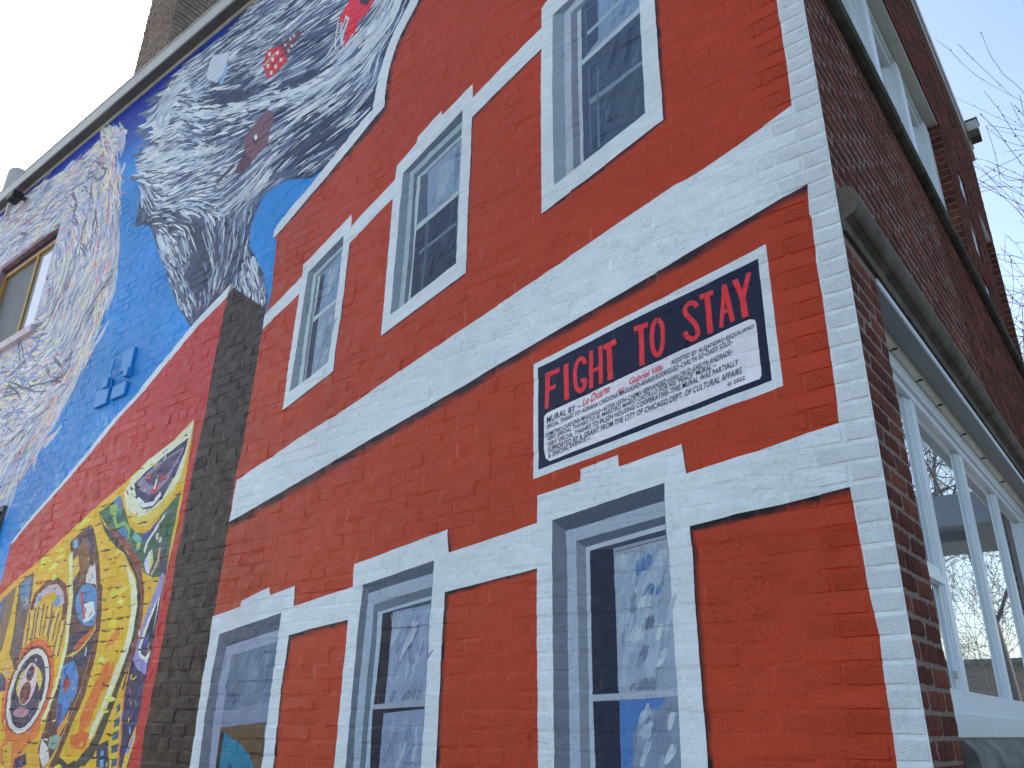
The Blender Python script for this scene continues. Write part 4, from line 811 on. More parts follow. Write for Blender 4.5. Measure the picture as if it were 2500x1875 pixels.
# brushwork inside the yellow panel
ins_p = inside(P2([r for r in REG if r[0] == 'panel'][0][2]))
cres = [inside(P2(r[2])) for r in REG if r[0] == 'panel' and r[1] in ((214, 166, 34), (208, 162, 36))]; npan = [inside(P2(r[2])) for r in REG if r[0] == 'panel' and r[1] not in ((214, 166, 34), (208, 162, 36))]
nb = 0
while nb < 260:
    u = random.uniform(-7.0, -4.2); v = random.uniform(1.2, 3.4)
    ln = random.uniform(.05, .14)
    if not all(any(f(u+d, v) for f in cres) and not any(f(u+d, v) for f in npan) for d in (-.04, ln/2, ln+.04)): nb += .02; continue
    leaf(u, v, random.gauss(.0, .1), ln, random.uniform(.02, .045), 0, ('reg', 'panel', alb(random.choice(((214, 150, 36), (206, 128, 34), (222, 196, 60), (208, 160, 40), (220, 204, 110)))))); nb += 1

nb = 0; pbig = ins_p
for _ in range(9000):
    if nb >= 330: break
    k = random.randrange(len(ROWS)); v = ROWS[k][0]-JT/2+random.gauss(0, .002); u = random.uniform(-7.0, -4.2); ln = random.uniform(.03, .10)
    if not (pbig(u, v) and pbig(u+ln, v)) or v < 1.15: continue
    yel = any(f(u, v) for f in cres) and not any(f(u, v) for f in npan)
    if not yel and random.random() < .6: continue
    leaf(u, v, random.gauss(0, .03), ln, random.uniform(.005, .010), 0, ('reg', 'panel', alb((70, 48, 34) if yel else (34, 30, 40)))); nb += 1
nb = 0
for _ in range(9000):
    if nb >= 130: break
    u = random.uniform(-7.0, -4.2); v = random.uniform(1.15, 3.3)
    if not any(f(u, v) for f in npan): continue
    f = [g for g in npan if g(u, v)][-1]; ln = random.uniform(.02, .07); an = random.uniform(0, 6.28)
    if not f(u+math.cos(an)*ln, v+math.sin(an)*ln) or not f(u+.012, v) or not f(u-.012, v): continue
    leaf(u, v, an, ln, random.uniform(.006, .014), random.gauss(0, .9), ('reg', 'panel', alb(random.choice(((196, 204, 214), (90, 150, 205), (200, 170, 70), (150, 60, 56), (70, 130, 90), (120, 110, 170), (40, 42, 74)))))); nb += 1
add_face([(WIN[0], WIN[2]), (WIN[1], WIN[2]), (WIN[1], WIN[3]), (WIN[0], WIN[3])], ('hole',), 0, 0)
T0 = time.time()
EDG = []
for f in FACES: EDG += [(f[i], f[(i+1) % len(f)]) for i in range(len(f))]
cv, ce, cf, ov, oe, of = delaunay_2d_cdt(VERT, EDG, [], 0, 1e-6, False)
CVA = np.array([(p.x, p.y) for p in cv]); CF = np.array([tuple(f) for f in cf]); CEN = CVA[CF].mean(axis=1)
OU = np.argsort(CEN[:, 0]); SU = CEN[OU, 0]; SV = CEN[OU, 1]
TOP = np.full(len(CF), -1, dtype=np.int64); ISB = np.zeros(len(CF), dtype=bool)
VA = np.array([(p.x, p.y) for p in VERT])
for fidx, f in enumerate(FACES):
    pl = VA[f]; lo = pl.min(0); hi = pl.max(0)
    i0, i1 = np.searchsorted(SU, lo[0]), np.searchsorted(SU, hi[0])
    if i1 <= i0 or FINFO[fidx][0] == 'wall': continue
    sel = np.arange(i0, i1); sel = sel[(SV[sel] >= lo[1]) & (SV[sel] <= hi[1])]
    if len(sel) == 0: continue
    x, y = SU[sel], SV[sel]; c = np.zeros(len(sel), dtype=bool); q = np.roll(pl, -1, axis=0)
    for (ax, ay), (bx, by) in zip(pl, q):
        if ay == by: continue
        c ^= ((ay > y) != (by > y)) & (x < (bx-ax)*(y-ay)/(by-ay)+ax)
    idx = OU[sel[c]]
    if FINFO[fidx][0] == 'brick': ISB[idx] = True
    else: TOP[idx] = fidx
print('CDT', len(VERT), len(FACES), '->', len(cv), len(cf), round(time.time()-T0, 1))
def seg_dist(p, pl):
    a = pl[:-1]; d = pl[1:]-a; w = np.array(p)-a
    t = np.clip((w*d).sum(1)/((d*d).sum(1)+1e-12), 0, 1); q = w-d*t[:, None]
    return math.sqrt((q*q).sum(1).min())
CV = [(p.x, p.y) for p in cv]; HV = [hgt(*p) for p in CV]
GRP = {}                                   # key -> list of (tri, colours)
PROJ = lambda P: (Vector(P)-CAM_POS)
def px(P):
    d = Vector(P)-CAM_POS; z = d.dot(FW)
    return (1250+1976.67*d.dot(RT)/z, 937.5-1976.67*d.dot(UP)/z) if z > .05 else (-9e3, -9e3)
AREA = []
for i, (a0, a1, b0, b1) in enumerate(BR):
    q = [px((a, 0, b)) for a, b in ((a0, b0), (a1, b0), (a1, b1), (a0, b1))]
    cx, cy = sum(p[0] for p in q)/4, sum(p[1] for p in q)/4
    ar = .5*abs(sum(q[k][0]*q[(k+1) % 4][1]-q[(k+1) % 4][0]*q[k][1] for k in range(4)))
    AREA.append(ar if (-20 < cx < 2520 and -20 < cy < 1895) else 0)
for t, tri in enumerate(cf):
    top = int(TOP[t]); isb = bool(ISB[t])
    info = FINFO[top] if top >= 0 else ('sky',)
    if info[0] == 'hole': continue
    cx = sum(CV[i][0] for i in tri)/3; cy = sum(CV[i][1] for i in tri)/3
    if info[0] == 'sky': cols = [sky_col(*CV[i]) for i in tri]; ow = 'base'
    elif info[0] == 'fade':
        dk, bs = nm_col(tuple(c*.7 for c in info[1][0])), nm_col(info[1][1]); cols = []; ow = 'base'
        for i in tri:
            d0, d1 = seg_dist(CV[i], info[2]), seg_dist(CV[i], info[3]); tt = d0/(d0+d1+1e-9)
            tt = min(1, max(0, tt+.12*NOI(CV[i][0], CV[i][1], 30, 8))); cols.append(lerp3(dk, bs, max(0, (tt-.58)/.42)**1.1))
    else: ow = info[1]; cols = [info[2]]*3
    wu, wv = warp(cx, cy); k, b = locate(2*cx-wu, 2*cy-wv)
    al = 0.0
    if b >= 0 and isb: al = (1.0, 0.0 if k % 2 else .45)[min(1, b-ROWS[k][2])] if b-ROWS[k][2] < 2 else 0.0
    if ow in ('base', 'corner'): key = ('brick', b) if (isb and b >= 0) else ('joint',)
    elif ow in ('tornado2',): key = ('own', 'tornado')
    elif ow[0] == 'w' and len(ow) == 2: key = ('own', ow+('f' if info[2] == alb(NAMED['white']) else 'g'))
    elif ow == 'sign': key = ('own', 'sign'+('f' if info[2] == alb(NAMED['white']) else ('n' if info[2][2] < .2 else 'p')))
    else: key = ('own', ow)
    GRP.setdefault(key, []).append((tri, cols, al))
def skin(name, lst, parent):
    mp = {}; V = []; F = []; C = []
    for tri, cols, al in lst:
        f = []
        for i, c in zip(tri, cols):
            if i not in mp: mp[i] = len(V); V.append((CV[i][0], -HV[i], CV[i][1]))
            f.append(mp[i]); C += [c[0], c[1], c[2], al]
        F.append(f)
    me = bpy.data.meshes.new(name); me.from_pydata(V, [], F); me.update()
    at = me.color_attributes.new('paint', 'FLOAT_COLOR', 'CORNER'); at.data.foreach_set('color', np.array(C, dtype=np.float32))
    me.materials.append(M['paint'])
    return link(bpy.data.objects.new(name, me), parent)
def tri_area(l): return sum(abs((CV[t[1]][0]-CV[t[0]][0])*(CV[t[2]][1]-CV[t[0]][1])-(CV[t[2]][0]-CV[t[0]][0])*(CV[t[1]][1]-CV[t[0]][1]))*.5 for t, _, _ in l)
bk = sorted([k for k in GRP if k[0] == 'brick'], key=lambda k: -AREA[k[1]])
bk = [k for n_, k in enumerate(bk) if n_ > 450 or tri_area(GRP[k]) > .9*(BR[k[1]][1]-BR[k[1]][0]-.0012)*(BR[k[1]][3]-BR[k[1]][2]-.0012)]+[k for n_, k in enumerate(bk) if n_ <= 450 and tri_area(GRP[k]) <= .9*(BR[k[1]][1]-BR[k[1]][0]-.0012)*(BR[k[1]][3]-BR[k[1]][2]-.0012)]
keep = set(bk[:300])
wall = skin('side_wall', GRP[('joint',)], BLD); wall['label'] = 'painted mortar joints of the mural wall'
for k in bk[:300]: skin('painted_brick', GRP[k], wall)
rest = [x for k in bk[300:] for x in GRP[k]]
o = skin('painted_brickwork', rest, wall); o['kind'] = 'stuff'
own = lambda n: GRP.get(('own', n), [])
tor = skin('painted_tornado', own('tornado'), BLD); tor['label'] = 'painted grey and white tornado funnel on blue'
for n_, nm_, lb in (('fhouse', 'painted_house', 'small red house flying in the painted tornado'), ('truck', 'painted_truck', 'red truck with ladder in the painted tornado'), ('guitar', 'painted_guitar', 'purple brown guitar in the painted tornado')):
    o = skin(nm_, own(n_), tor); o['label'] = lb
o = skin('painted_figure', own('figure'), BLD); o['label'] = 'pale figure painted in loose coloured brushstrokes'
o = skin('painted_panel', own('panel'), BLD); o['label'] = 'yellow painted panel with leaf, eye and hand motifs'
WL = {'w1': 'smallest upper painted window with white frame', 'w2': 'middle upper painted window with dark lower pane', 'w3': 'largest upper painted window cut by the top of the picture', 'w4': 'painted window with a teal shape in its lower pane', 'w5': 'painted window below the string course with streaked panes', 'w6': 'largest lower painted window under the sign with blue panes'}
for w, lb in WL.items():
    fr, gl = own(w+'f'), own(w+'g')
    if fr: o = skin('painted_window', fr, BLD); skin('painted_glass', gl, o)
    else: o = skin('painted_window', gl, BLD)
    o['label'] = lb
sg = skin('painted_sign', own('signf'), BLD); sg['label'] = 'painted black and white sign reading FIGHT TO STAY'
skin('sign_field', own('signn'), sg); skin('text_panel', own('signp'), sg)
for k in range(11): skin('letter', own('letter%d' % k), sg)
# small lettering ------------------------------------------------
dg = bpy.context.evaluated_depsgraph_get()
for txt, col, quad, script in TX:
    cu = bpy.data.curves.new('t', 'FONT'); cu.body = txt.replace('~', '-') if 0 else txt; cu.size = 1; cu.shear = .28 if script else .04; cu.space_character = .93 if script else 1.06; cu.offset = .012 if not script else .004; cu.resolution_u = 3
    ob = bpy.data.objects.new('t', cu); COL.objects.link(ob); dg.update()
    me = ob.evaluated_get(dg).to_mesh(); vs_ = [v.co.copy() for v in me.vertices]; fs_ = [tuple(p.vertices) for p in me.polygons]; ob.evaluated_get(dg).to_mesh_clear()
    bpy.data.objects.remove(ob); bpy.data.curves.remove(cu)
    x0, x1 = min(v.x for v in vs_), max(v.x for v in vs_); cap = .70
    q = P2(quad); V = []
    for v in vs_:
        s = (v.x-x0)/(x1-x0); t = v.y/cap+.06*NOI(v.x*.9, .3, .8, 5.0+len(txt))
        a = lerp3(q[0], q[1], s); b_ = lerp3(q[3], q[2], s); p = lerp3(a, b_, t); V.append((p[0], -(max(hgt(*p), .001)+.0022), p[1]))
    m = bpy.data.materials.get('lettering_%d' % col[0]) or noise_mat('lettering_%d' % col[0], alb(col), .08, 40, .5, .1, 80, .001)
    mesh_obj('text_line', V, fs_, m, sg)
# ================================================================== fittings on the side wall
def B(name, mat, parent, *boxes, b=0):
    m = MB()
    for bx in boxes: m.box(*bx, b=b)
    return m.build(name, mat, parent)
# coping along the top of the mural wall
cop = MB()
cop.v = []; prof = [(.02, 7.30), (-.012, 7.30), (-.012, 7.40)]
cp = empty('coping', (0, 0, 0), BLD)
cop = B('coping_fascia', M['metal'], BLD, (UMIN-.2, .0, -.108, -.098, 7.405, 7.55), (UMIN-.2, 0, -.116, -.098, 7.55, 7.562), (UMIN-.2, 0, -.112, -.098, 7.396, 7.405), (UMIN-.2, 0, -.098, .35, 7.54, 7.556))
bpy.data.objects.remove(cp)
B('coping_soffit', M['metal_dark'], cop, (UMIN-.2, -.002, -.0975, .1, 7.400, 7.412))  # underside shade put into the colour: darker metal than the fascia
B('cornice_trim', M['cream'], cop, (UMIN-.2, -.002, -.016, .02, 7.37, 7.3995))
# vent pipe on the roof behind the coping
vp = MB(); pt = Vector((-12.528, .8, 9.767)); vp.tube([(pt.x, .8, 7.3), (pt.x, .8, pt.z), (pt.x, .8, pt.z+.06), (pt.x, .8, pt.z+.09)], [.17, .15, .12, .04], 14); vp.build('vent_pipe', M['metal'], BLD, True)
# chimney
ch = empty('chimney', (0, 0, 0), BLD); ch['label'] = 'tall brown brick chimney behind the coping'
CX0, CX1, CY0, CY1, CZ1 = -8.04, -7.27, .5, 1.7, 11.6
B('chimney_core', M['chimney_joint'], ch, (CX0+.006, CX1-.006, CY0+.006, CY1-.006, 7.2, CZ1-.005))
cb = MB(); k = 0; z = 7.45
while z < CZ1-.02:
    x = CX0-(.1 if k % 2 else 0)
    while x < CX1-.005:
        a, b = max(CX0, x), min(CX1, x+.19); j = random.uniform(0, .008)
        if b-a > .03: cb.box(a+.002, b-.002, CY0-j, CY0+.05, z, z+.056, 0)
        x += .202
    yy = CY0+.052-(.1 if k % 2 == 0 else 0)
    while yy < CY1-.005:
        a, b = max(CY0+.052, yy), min(CY1, yy+.19); j = random.uniform(0, .008)
        if b-a > .03: cb.box(CX1-.05, CX1+j, a+.002, b-.002, z, z+.056, 0)
        yy += .202
    z += .0677; k += 1
o = cb.build('chimney_brickwork', M['chimney'], ch); o['kind'] = 'stuff'
# floodlight under the coping
fl = empty('floodlight', (-8.9, 0, 7.2), BLD); fl['label'] = 'small black floodlight under the coping'
B('bracket', M['metal_dark'], fl, (-.02, .02, -.10, .0, .02, .06)); B('lamp_housing', M['black'], fl, (-.11, .09, -.17, -.05, -.03, .06), b=.01); B('lamp_arm', M['metal'], fl, (-.10, -.06, -.14, -.10, -.22, -.05))
# real window in the side wall
rw = empty('side_window', (0, 0, 0), BLD); rw['label'] = 'real window with ochre frame in the painted wall'
a, b, c, d = WIN
pm = noise_mat('painted_reveal', alb((120, 105, 125)), .25, 9, .7, .3, 60, .003)
B('reveal', pm, rw, (a, b, .0, .16, d, d+.06), (a-.06, a, .0, .16, c-.05, d+.06), (b, b+.06, .004, .16, c-.05, d+.06), (a, b, .0, .16, c-.06, c))
B('head_trim', noise_mat('dark_head', (.05, .04, .045), .2, 9, .8), rw, (a+.004, b-.004, .05, .12, d-.07, d-.002))
B('window_back', M['dark'], rw, (a, b, .165, .18, c, d))
B('frame', M['yellow_frame'], rw, (a+.002, a+.07, .045, .11, c+.002, d-.072), (b-.07, b-.002, .045, .11, c+.002, d-.072), (a+.07, b-.07, .045, .11, d-.12, d-.072), (a+.07, b-.07, .045, .11, c+.002, c+.05), (-8.15, -8.10, .05, .11, c+.05, d-.12))
B('pane', M['screen'], rw, (a+.07, -8.15, .073, .078, c+.05, d-.12)); B('pane', M['glass_pale'], rw, (-8.10, b-.07, .073, .078, c+.05, d-.12))
B('sill', noise_mat('painted_sill', alb((170, 168, 186)), .12, 14, .6, .3, 60, .003), rw, (a-.1, b+.1, -.045, .06, c-.085, c-.002))
# blue-painted plates and boxes
blue = noise_mat('blue_paint', alb((40, 122, 196)), .06, 9, .5, .2, 60, .002)
for nm_, (u0_, u1_, v0_, v1_, t, sk) in (('cover_plate', (-5.40, -5.24, 4.09, 4.27, .010, .05)), ('cover_plate', (-5.46, -5.25, 3.872, 3.985, .012, .04)), ('cover_plate', (-5.72, -5.52, 3.862, 4.01, .012, .05)), ('junction_box', (-5.30, -5.23, 4.02, 4.09, .03, 0)), ('junction_box', (-5.62, -5.53, 4.00, 4.08, .03, 0))):
    B(nm_, blue, BLD, (u0_, u1_, -.012-t, .0, v0_, v1_), b=.004)
t = MB().tube([(-5.545, -.012, 4.25), (-5.53, -.03, 4.13), (-5.50, -.012, 3.99)], [.006, .007, .006], 6); t.build('loose_cable', blue, BLD)
# dark louvred opening at the left edge
vt_ = empty('louvre_vent', (-7.12, 0, 3.0), BLD)
B('vent_frame', M['metal_dark'], vt_, (-.42, .11, -.03, .0, -.1, .27)); 
for k in range(5): B('slat', M['black'], vt_, (-.38, .10, -.05, -.03, -.08+k*.065, -.045+k*.065))
# ================================================================== front wall (faces +X, runs along Y)
YE, ZP = 6.48, 7.62
OPEN = [(.40, 4.75, 1.585, 3.235), (.33, 3.89, 4.775, 6.40), (5.62, 6.34, 4.775, 6.50), (4.50, 4.82, 6.03, 6.33), (4.50, 4.82, 5.44, 5.74), (4.50, 4.82, 4.88, 5.18)]
SKIPZ = [(3.245, 3.425, 0., YE), (4.705, 4.775, 0., YE), (1.43, 1.585, .40, 4.75)]
fw = MB(); ys = sorted({0.0105, YE-.004, *[v for q in OPEN for v in q[:2]]}); zs = sorted({-.1, ZP, *[v for q in OPEN for v in q[2:]]})
for y0_, y1_ in zip(ys, ys[1:]):
    z0_ = None
    for k, (z0, z1) in enumerate(zip(zs, zs[1:])):
        cy, cz = (y0_+y1_)/2, (z0+z1)/2
        op = any(a < cy < b and c < cz < d for a, b, c, d in OPEN)
        if not op and z0_ is None: z0_ = z0
        if z0_ is not None and (op or k == len(zs)-2): fw.box(-.30, -.0042, y0_, y1_, z0_, z0 if op else z1); z0_ = None
front = fw.build('front_wall', M['mortar'], BLD); front['label'] = 'front wall of dark red textured brick'
def brick_mesh(L_, H_, seed, corner=False):
    rnd = random.Random(seed); bm = MB(); nx, nz = max(2, int(L_/.02)), 4
    V = []; F = []
    for j in range(nz+1):
        for i in range(nx+1):
            e = (i in (0, nx)) or (j in (0, nz))
            V.append((-(.004 if e else 0)+rnd.uniform(-.0014, .0014), (i/nx)*L_+(rnd.uniform(-.0012, .0012)), (j/nz)*H_+(rnd.uniform(-.0016, .0016))))
    for j in range(nz):
        for i in range(nx): q = j*(nx+1)+i; F.append((q, q+1, q+nx+2, q+nx+1))
    ring = [i for i in range(nx+1)]+[(j+1)*(nx+1)-1 for j in range(1, nz+1)]+[nz*(nx+1)+i for i in range(nx-1, -1, -1)]+[j*(nx+1) for j in range(nz-1, 0, -1)]
    b0 = len(V)
    for r in ring: V.append((-.06, V[r][1], V[r][2]))
    for k in range(len(ring)):
        k2 = (k+1) % len(ring); F.append((ring[k2], ring[k], b0+k, b0+k2))
    return V, F
CAND = []
HB = CH-JT-.0015
for k in range(-2, int((ZP-V0)/CH)+1):
    zb = V0+k*CH
    if zb < 0 or zb+HB > ZP: continue
    if any(zb+HB > c and zb < d and b_-a_ > 5 for c, d, a_, b_ in SKIPZ): continue
    y = .0066-(0 if k % 2 else .103); 
    while y < YE:
        a_, b_ = max(.0066, y), min(YE-.003, y+.192); segs = [(a_, b_)]
        for oa, ob, oc, od in OPEN+[(s[2], s[3], s[0], s[1]) for s in SKIPZ]:
            if zb+HB > oc+.004 and zb < od-.004:
                ns = []
                for s0, s1 in segs:
                    if s1 <= oa or s0 >= ob: ns.append((s0, s1)); continue
                    if s0 < oa: ns.append((s0, oa))
                    if s1 > ob: ns.append((ob, s1))
                segs = ns
        for s0, s1 in segs:
            if s1-s0 > .022: CAND.append((s0, s1, zb))
        y += .2035
def par(s0, s1, zb):
    q = [px((0, a, b)) for a, b in ((s0, zb), (s1, zb), (s1, zb+HB), (s0, zb+HB))]
    cx, cy = sum(p[0] for p in q)/4, sum(p[1] for p in q)/4
    ar = .5*abs(sum(q[k][0]*q[(k+1) % 4][1]-q[(k+1) % 4][0]*q[k][1] for k in range(4)))
    return ar if (0 < cx < 2510 and -10 < cy < 1890) else 0
CAND.sort(key=lambda c: -par(*c))
cache = {}; restB = [MB() for _ in M_BR]
for n_, (s0, s1, zb) in enumerate(CAND):
    Lq = round((s1-s0)*100)/100; mi = random.randrange(len(M_BR)); vr = random.randrange(4)
    if n_ < 300:
        key = (Lq, vr, mi)
        if key not in cache:
            V, F = brick_mesh(Lq, HB, hash((int(Lq*100), vr)) % 9999); me = bpy.data.meshes.new('brick'); me.from_pydata(V, [], F); me.materials.append(M_BR[mi]); cache[key] = me
        o = bpy.data.objects.new('brick', cache[key]); o.location = (random.uniform(-.0015, .0015), s0, zb+random.uniform(-.001, .001)); o.scale = (1, (s1-s0)/Lq, 1); link(o, front)
    else:
        x = random.uniform(-.002, .0015); restB[mi].box(-.05, x, s0, s1, zb, zb+HB)
rb = MB(); mats_idx = []
for mi, r in enumerate(restB):
    n0 = len(rb.v); rb.v += r.v; rb.f += [tuple(i+n0 for i in f) for f in r.f]; mats_idx += [mi]*len(r.f)
o = rb.build('brickwork', None, front)
for m in M_BR: o.data.materials.append(m)
o.data.polygons.foreach_set('material_index', np.array(mats_idx, dtype=np.int32)); o['kind'] = 'stuff'
# belt course and sill course, stone by stone
def course(name, prof, mat, y0, y1, L_, lab):
    r = empty(name, (0, 0, 0), BLD); r['label'] = lab; y = y0; k = 0
    while y < y1-.05:
        e = min(y1, y+L_+random.uniform(-.15, .15)); dx = random.uniform(-.002, .002)
        MB().prism([(x+dx*(x > .001), z) for x, z in prof], y, e-.003).build('stone', mat, r); y = e; k += 1
    return r
bull = [(-.05, 3.245), (.012, 3.245), (.014, 3.292), (.034, 3.302)]
bull += [(.034+.034*math.sin(a*math.pi/24), 3.362-.060*math.cos(a*math.pi/24)) for a in range(1, 24)]+[(.026, 3.424), (-.05, 3.4245)]
course('belt_course', bull, M['stone'], .0068, YE, 1.25, 'tan bullnosed stone band above the ground floor windows')
sillp = [(-.05, 4.706), (.020, 4.706), (.042, 4.714), (.052, 4.728), (.053, 4.748), (.044, 4.764), (.020, 4.772), (-.05, 4.7745)]
course('sill_course', sillp, M['stone_dark'], .0068, YE+.01, 1.35, 'dark sooty stone sill band under the upper windows')
# storefront window ------------------------------------------------
sw = empty('ground_floor_window', (0, 0, 0), BLD); sw['label'] = 'wide white framed ground floor window reflecting bare trees'
ss = MB().prism([(-.10, 1.43), (.012, 1.43), (.040, 1.46), (.046, 1.50), (.036, 1.545), (.005, 1.578), (-.10, 1.580)], .402, 4.748).build('stone_sill', noise_mat('grey_stone_sill', (.20, .19, .165), .28, 9, .8, .7, 120, .004, patch=4), sw)
B('soffit', M['soffit'], sw, (-.085, -.004, .402, 4.748, 3.212, 3.2345))
B('soffit_edge', M['white_frame'], sw, (-.0035, .004, .402, 4.748, 3.206, 3.232))
MB().prism([(-.15, 3.2), (-.085, 3.2115), (-.088, 3.196), (-.096, 3.182), (-.108, 3.174), (-.15, 3.172)], .402, 4.748).build('cove_trim', M['cream'], sw)
for yy in (.62, .98, 1.42, 1.83, 2.4, 2.95, 3.6): B('trim_nail', M['black'], sw, (-.118, -.083, yy, yy+.006, 3.171, 3.180))
B('head_frame', M['white_frame'], sw, (-.175, -.118, .402, 4.748, 3.10, 3.171), (-.175, -.132, .402, 4.748, 3.06, 3.10))
xf = -.11
B('left_frame', M['white_frame'], sw, (-.175, -.10, .402, .45, 1.70, 3.10), (-.175, -.125, .45, .475, 1.70, 3.06))
for y0_, y1_ in ((1.285, 1.445), (2.335, 2.495), (3.385, 3.545)):
    m = B('mullion', M['white_frame'], sw, (-.175, -.137, y0_+.045, y1_-.035, 1.68, 3.10), b=.004)
    B('mullion_edge', M['white_frame'], m, (-.178, -.146, y0_+.018, y0_+.045, 1.69, 3.09), (-.178, -.152, y0_-.012, y0_+.018, 1.70, 3.07), (-.178, -.148, y1_-.035, y1_-.012, 1.69, 3.09))
B('end_frame', M['white_frame'], sw, (-.175, -.12, 4.44, 4.748, 1.70, 3.10), (-.178, -.14, 4.40, 4.44, 1.70, 3.06))
B('bottom_rail', M['white_frame'], sw, (-.175, -.130, .45, 4.44, 1.665, 1.72), (-.175, -.145, .45, 4.40, 1.72, 1.76))
for y0_, y1_ in ((.402, 1.362), (1.368, 2.412), (2.418, 3.462), (3.468, 4.748)): B('sill_board', M['white_frame'], sw, (-.175, -.06, y0_, y1_, 1.582, 1.664), b=.003)
B('hopper_sash', M['white_frame'], sw, (-.16, -.125, .475, 1.27, 2.18, 2.215), (-.16, -.135, .475, 1.27, 2.215, 2.25))
B('latch', M['metal'], sw, (-.15, -.13, 1.20, 1.225, 1.80, 1.83))
for y0_, y1_, z0_, z1_ in ((.475, 1.27, 1.76, 2.18), (.475, 1.27, 2.25, 3.06), (1.434, 2.32, 1.76, 3.06), (2.484, 3.37, 1.76, 3.06), (3.534, 4.40, 1.76, 3.06)):
    B('pane', M['glass'], sw, (-.172, -.162, y0_, y1_, z0_, z1_))
B('room_back', M['dark'], sw, (-.29, -.28, .402, 4.748, 1.585, 3.2))
# upper window -------------------------------------------------
def upper(name, y0_, y1_, z1_, muls, lab, lintel_mat):
    r = empty(name, (0, 0, 0), BLD); r['label'] = lab; z0_ = 4.78
    B('head_frame', M['white_frame'], r, (-.19, -.10, y0_, y1_, z1_-.085, z1_-.030), (-.19, -.12, y0_, y1_, z1_-.14, z1_-.085))
    B('soffit', M['cream'], r, (-.10, -.012, y0_+.002, y1_-.002, z1_-.030, z1_-.006)); B('soffit_bead', M['cream'], r, (-.062, -.054, y0_+.002, y1_-.002, z1_-.037, z1_-.030))
    B('bottom_frame', M['white_frame'], r, (-.19, -.06, y0_, y1_, z0_, z0_+.06))
    for a_, b_ in muls:
        m = B('mullion', M['white_frame'], r, (-.19, -.085, a_, b_, z0_+.06, z1_-.085), b=.004)
        B('sash_stile', M['white_frame'], m, (-.19, -.125, a_-.045, a_-.002, z0_+.07, z1_-.09), (-.19, -.145, a_-.075, a_-.045, z0_+.07, z1_-.09))
    es = [y0_]+[v for ab in muls for v in ab]+[y1_]
    for a_, b_ in zip(es[0::2], es[1::2]):
        if b_-a_ > .05: B('pane', M['glass'], r, (-.176, -.166, a_, b_, z0_+.06, z1_-.14))
    B('room_back', M['dark'], r, (-.29, -.28, y0_, y1_, z0_, z1_))
    return r
upper('upper_window', .33, 3.89, 6.40, [(.33, .42), (1.12, 1.26), (1.98, 2.12), (2.86, 3.0), (3.70, 3.89)], 'wide white framed upper window above the sooty sill', None)
upper('upper_window', 5.62, 6.34, 6.50, [(5.62, 5.68), (6.26, 6.34)], 'narrow upper window near the far end of the front', None)
B('lintel', M['stone'], BLD, (-.12, -.004, 5.50, 6.44, 6.505, 6.60))
# jamb bricks of the far reveals
for yj, zt in ((3.89, 6.40), (6.34, 6.50)):
    k = 0
    while True:
        zb = V0+k*CH; k += 1
        if zb < 4.79: continue
        if zb+HB > zt: break
        V = MB().box(-.098, -.006, yj-.007, yj+.01, zb, zb+HB, 0); o = V.build('jamb_brick', random.choice(M_BR), front)
    B('jamb_mortar', M['mortar'], front, (-.10, -.0085, yj-.003, yj+.02, 4.78, zt))
for zz in (6.03, 5.44, 4.88):
    p = empty('glass_block_light', (0, 0, 0), BLD); p['label'] = 'small square light of pale glass blocks'
    B('block', M['glass_block'], p, (-.06, -.012, 4.502, 4.655, zz+.003, zz+.147), (-.06, -.012, 4.665, 4.818, zz+.003, zz+.147), (-.06, -.012, 4.502, 4.655, zz+.155, zz+.297), (-.06, -.012, 4.665, 4.818, zz+.155, zz+.297), b=.006)
    B('block_joint', M['white_frame'], p, (-.06, -.018, 4.502, 4.818, zz+.002, zz+.298))
# parapet: limestone course and metal coping
pc = B('parapet_coping', M['metal'], BLD, (-.35, .040, .0, YE+.06, 7.80, 7.93)); B('coping_shadow_gap', M['black'], pc, (-.3, .024, .002, 5.9, 7.785, 7.80)); B('parapet_stone', noise_mat('pink_stone', (.42, .36, .32), .1, 9, .8, .3, 80, .002), pc, (-.3, .030, .002, YE+.02, 7.62, 7.785))
sc_ = empty('scupper_box', (.041, 6.2, 7.87), BLD); B('box', M['metal'], sc_, (0, .11, -.08, .08, -.10, .03), b=.006); B('lip', M['metal_dark'], sc_, (-.0, .12, -.09, .09, .03, .045)); B('outlet', M['stone'], sc_, (.01, .11, -.07, .07, -.19, -.10))
# entrance canopy further along the front (seen mirrored in the panes)
cn = empty('entrance_canopy', (0, 0, 0), BLD); cn['label'] = 'grey flat entrance canopy mirrored in the window panes'
B('fascia', M['canopy'], cn, (.004, 1.6, 4.9, 4.93, 3.20, 3.46)); B('slab', M['metal_dark'], cn, (.004, 1.6, 4.931, 6.4, 3.22, 3.45)); B('lamp', M['black'], cn, (.3, .6, 5.3, 5.7, 3.14, 3.22))
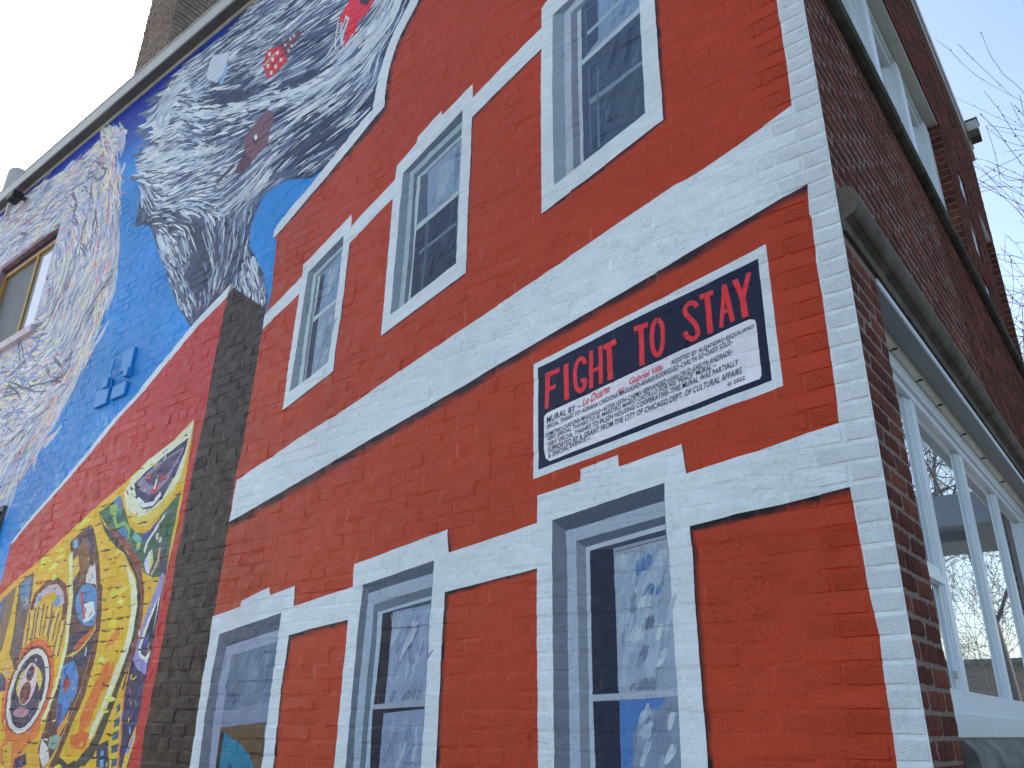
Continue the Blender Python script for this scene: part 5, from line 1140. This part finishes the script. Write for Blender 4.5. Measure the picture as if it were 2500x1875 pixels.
# ================================================================== trees and things mirrored in the glass
def tree(seed, loc, h, spread, label, lean=(0, 0)):
    rnd = random.Random(seed); tr = MB(); cr = MB(); bd = MB()
    def grow(p, d, L_, r, lvl):
        pts = [p]; rs = [r]; n = 5 if lvl < 3 else 4; q = Vector(p); dd = Vector(d)
        for k in range(n):
            dd = (dd+Vector((rnd.gauss(0, .13), rnd.gauss(0, .13), rnd.gauss(.03, .10)))*(1 if lvl else .35)).normalized(); q = q+dd*L_/n; pts.append(q.copy()); rs.append(max(.0042, r*(1-.55*(k+1)/n)))
            if lvl >= 1 and lvl < 5 and k >= 1 or (lvl == 0 and k >= 2):
                for _ in range((3, 2, 2, 1, 1)[lvl]):
                    if rnd.random() < (.9, .8, .7, .75, .6)[lvl]:
                        ax = dd.orthogonal().normalized(); ax.rotate(Matrix.Rotation(rnd.uniform(0, 6.28), 3, dd)); nd = dd.copy(); nd.rotate(Matrix.Rotation(rnd.uniform(.5, 1.0), 3, ax))
                        if lvl < MAXL: grow(q, nd, L_*rnd.uniform(.55, .78), rs[-1]*rnd.uniform(.5, .7), lvl+1)
        (tr if lvl == 0 else cr).tube(pts, rs, 7 if lvl < 2 else (5 if lvl < 3 else 3))
        if lvl >= 3:
            for k in range(1, len(pts)):
                if rnd.random() < .7:
                    t = rnd.random(); c = pts[k-1].lerp(pts[k], t)+Vector((rnd.gauss(0, .008), rnd.gauss(0, .008), rnd.gauss(0, .008))); s = rnd.uniform(.008, .014)
                    n0 = len(bd.v); bd.v += [tuple(c+Vector(o_)*s) for o_ in ((1, 0, 0), (-1, 0, 0), (0, 1, 0), (0, -1, 0), (0, 0, 1.4), (0, 0, -1.4))]
                    bd.f += [tuple(n0+i for i in f) for f in ((0, 2, 4), (2, 1, 4), (1, 3, 4), (3, 0, 4), (2, 0, 5), (1, 2, 5), (3, 1, 5), (0, 3, 5))]
    MAXL = 4
    grow(Vector((0, 0, -.05)), Vector((lean[0], lean[1], 1)).normalized(), h*.62, .125*(h/11)**1.6, 0)
    r = empty('bare_tree', loc); r['label'] = label; r['category'] = 'tree'; r['group'] = 'bare street trees'
    tr.build('trunk', M['bark'], r, True); c = cr.build('crown', M['bark'], r, True); b_ = bd.build('buds', M['bark'], c); b_['kind'] = 'stuff'
    return r
tree(3, (1.35, 12.6, 0), 8.8, 4, 'budding bare tree rising just beyond the end of the brick front', (-.06, 0))
tree(11, (3.6, 17.5, 0), 10, 4, 'taller bare tree standing further down the pavement', (-.05, 0))
tree(23, (3.4, 12.6, 0), 10, 4, 'bare tree by the road, mirrored in the ground floor window')
tree(31, (2.2, 16.5, 0), 4.6, 2, 'young bare tree mirrored low in the second pane')
gh = empty('brown_garage', (0, 26, 0)); gh['label'] = 'low brown brick garage mirrored at the foot of the window'; gh['category'] = 'garage'
B('wall', M['render_brown'], gh, (.5, 14, 0, 6, -.05, 3.5)); B('roof', M['metal_dark'], gh, (.3, 14.2, -.2, 6.2, 3.5, 3.62)); B('door', M['cream'], gh, (4, 7, -.03, .0, 0, 2.2))
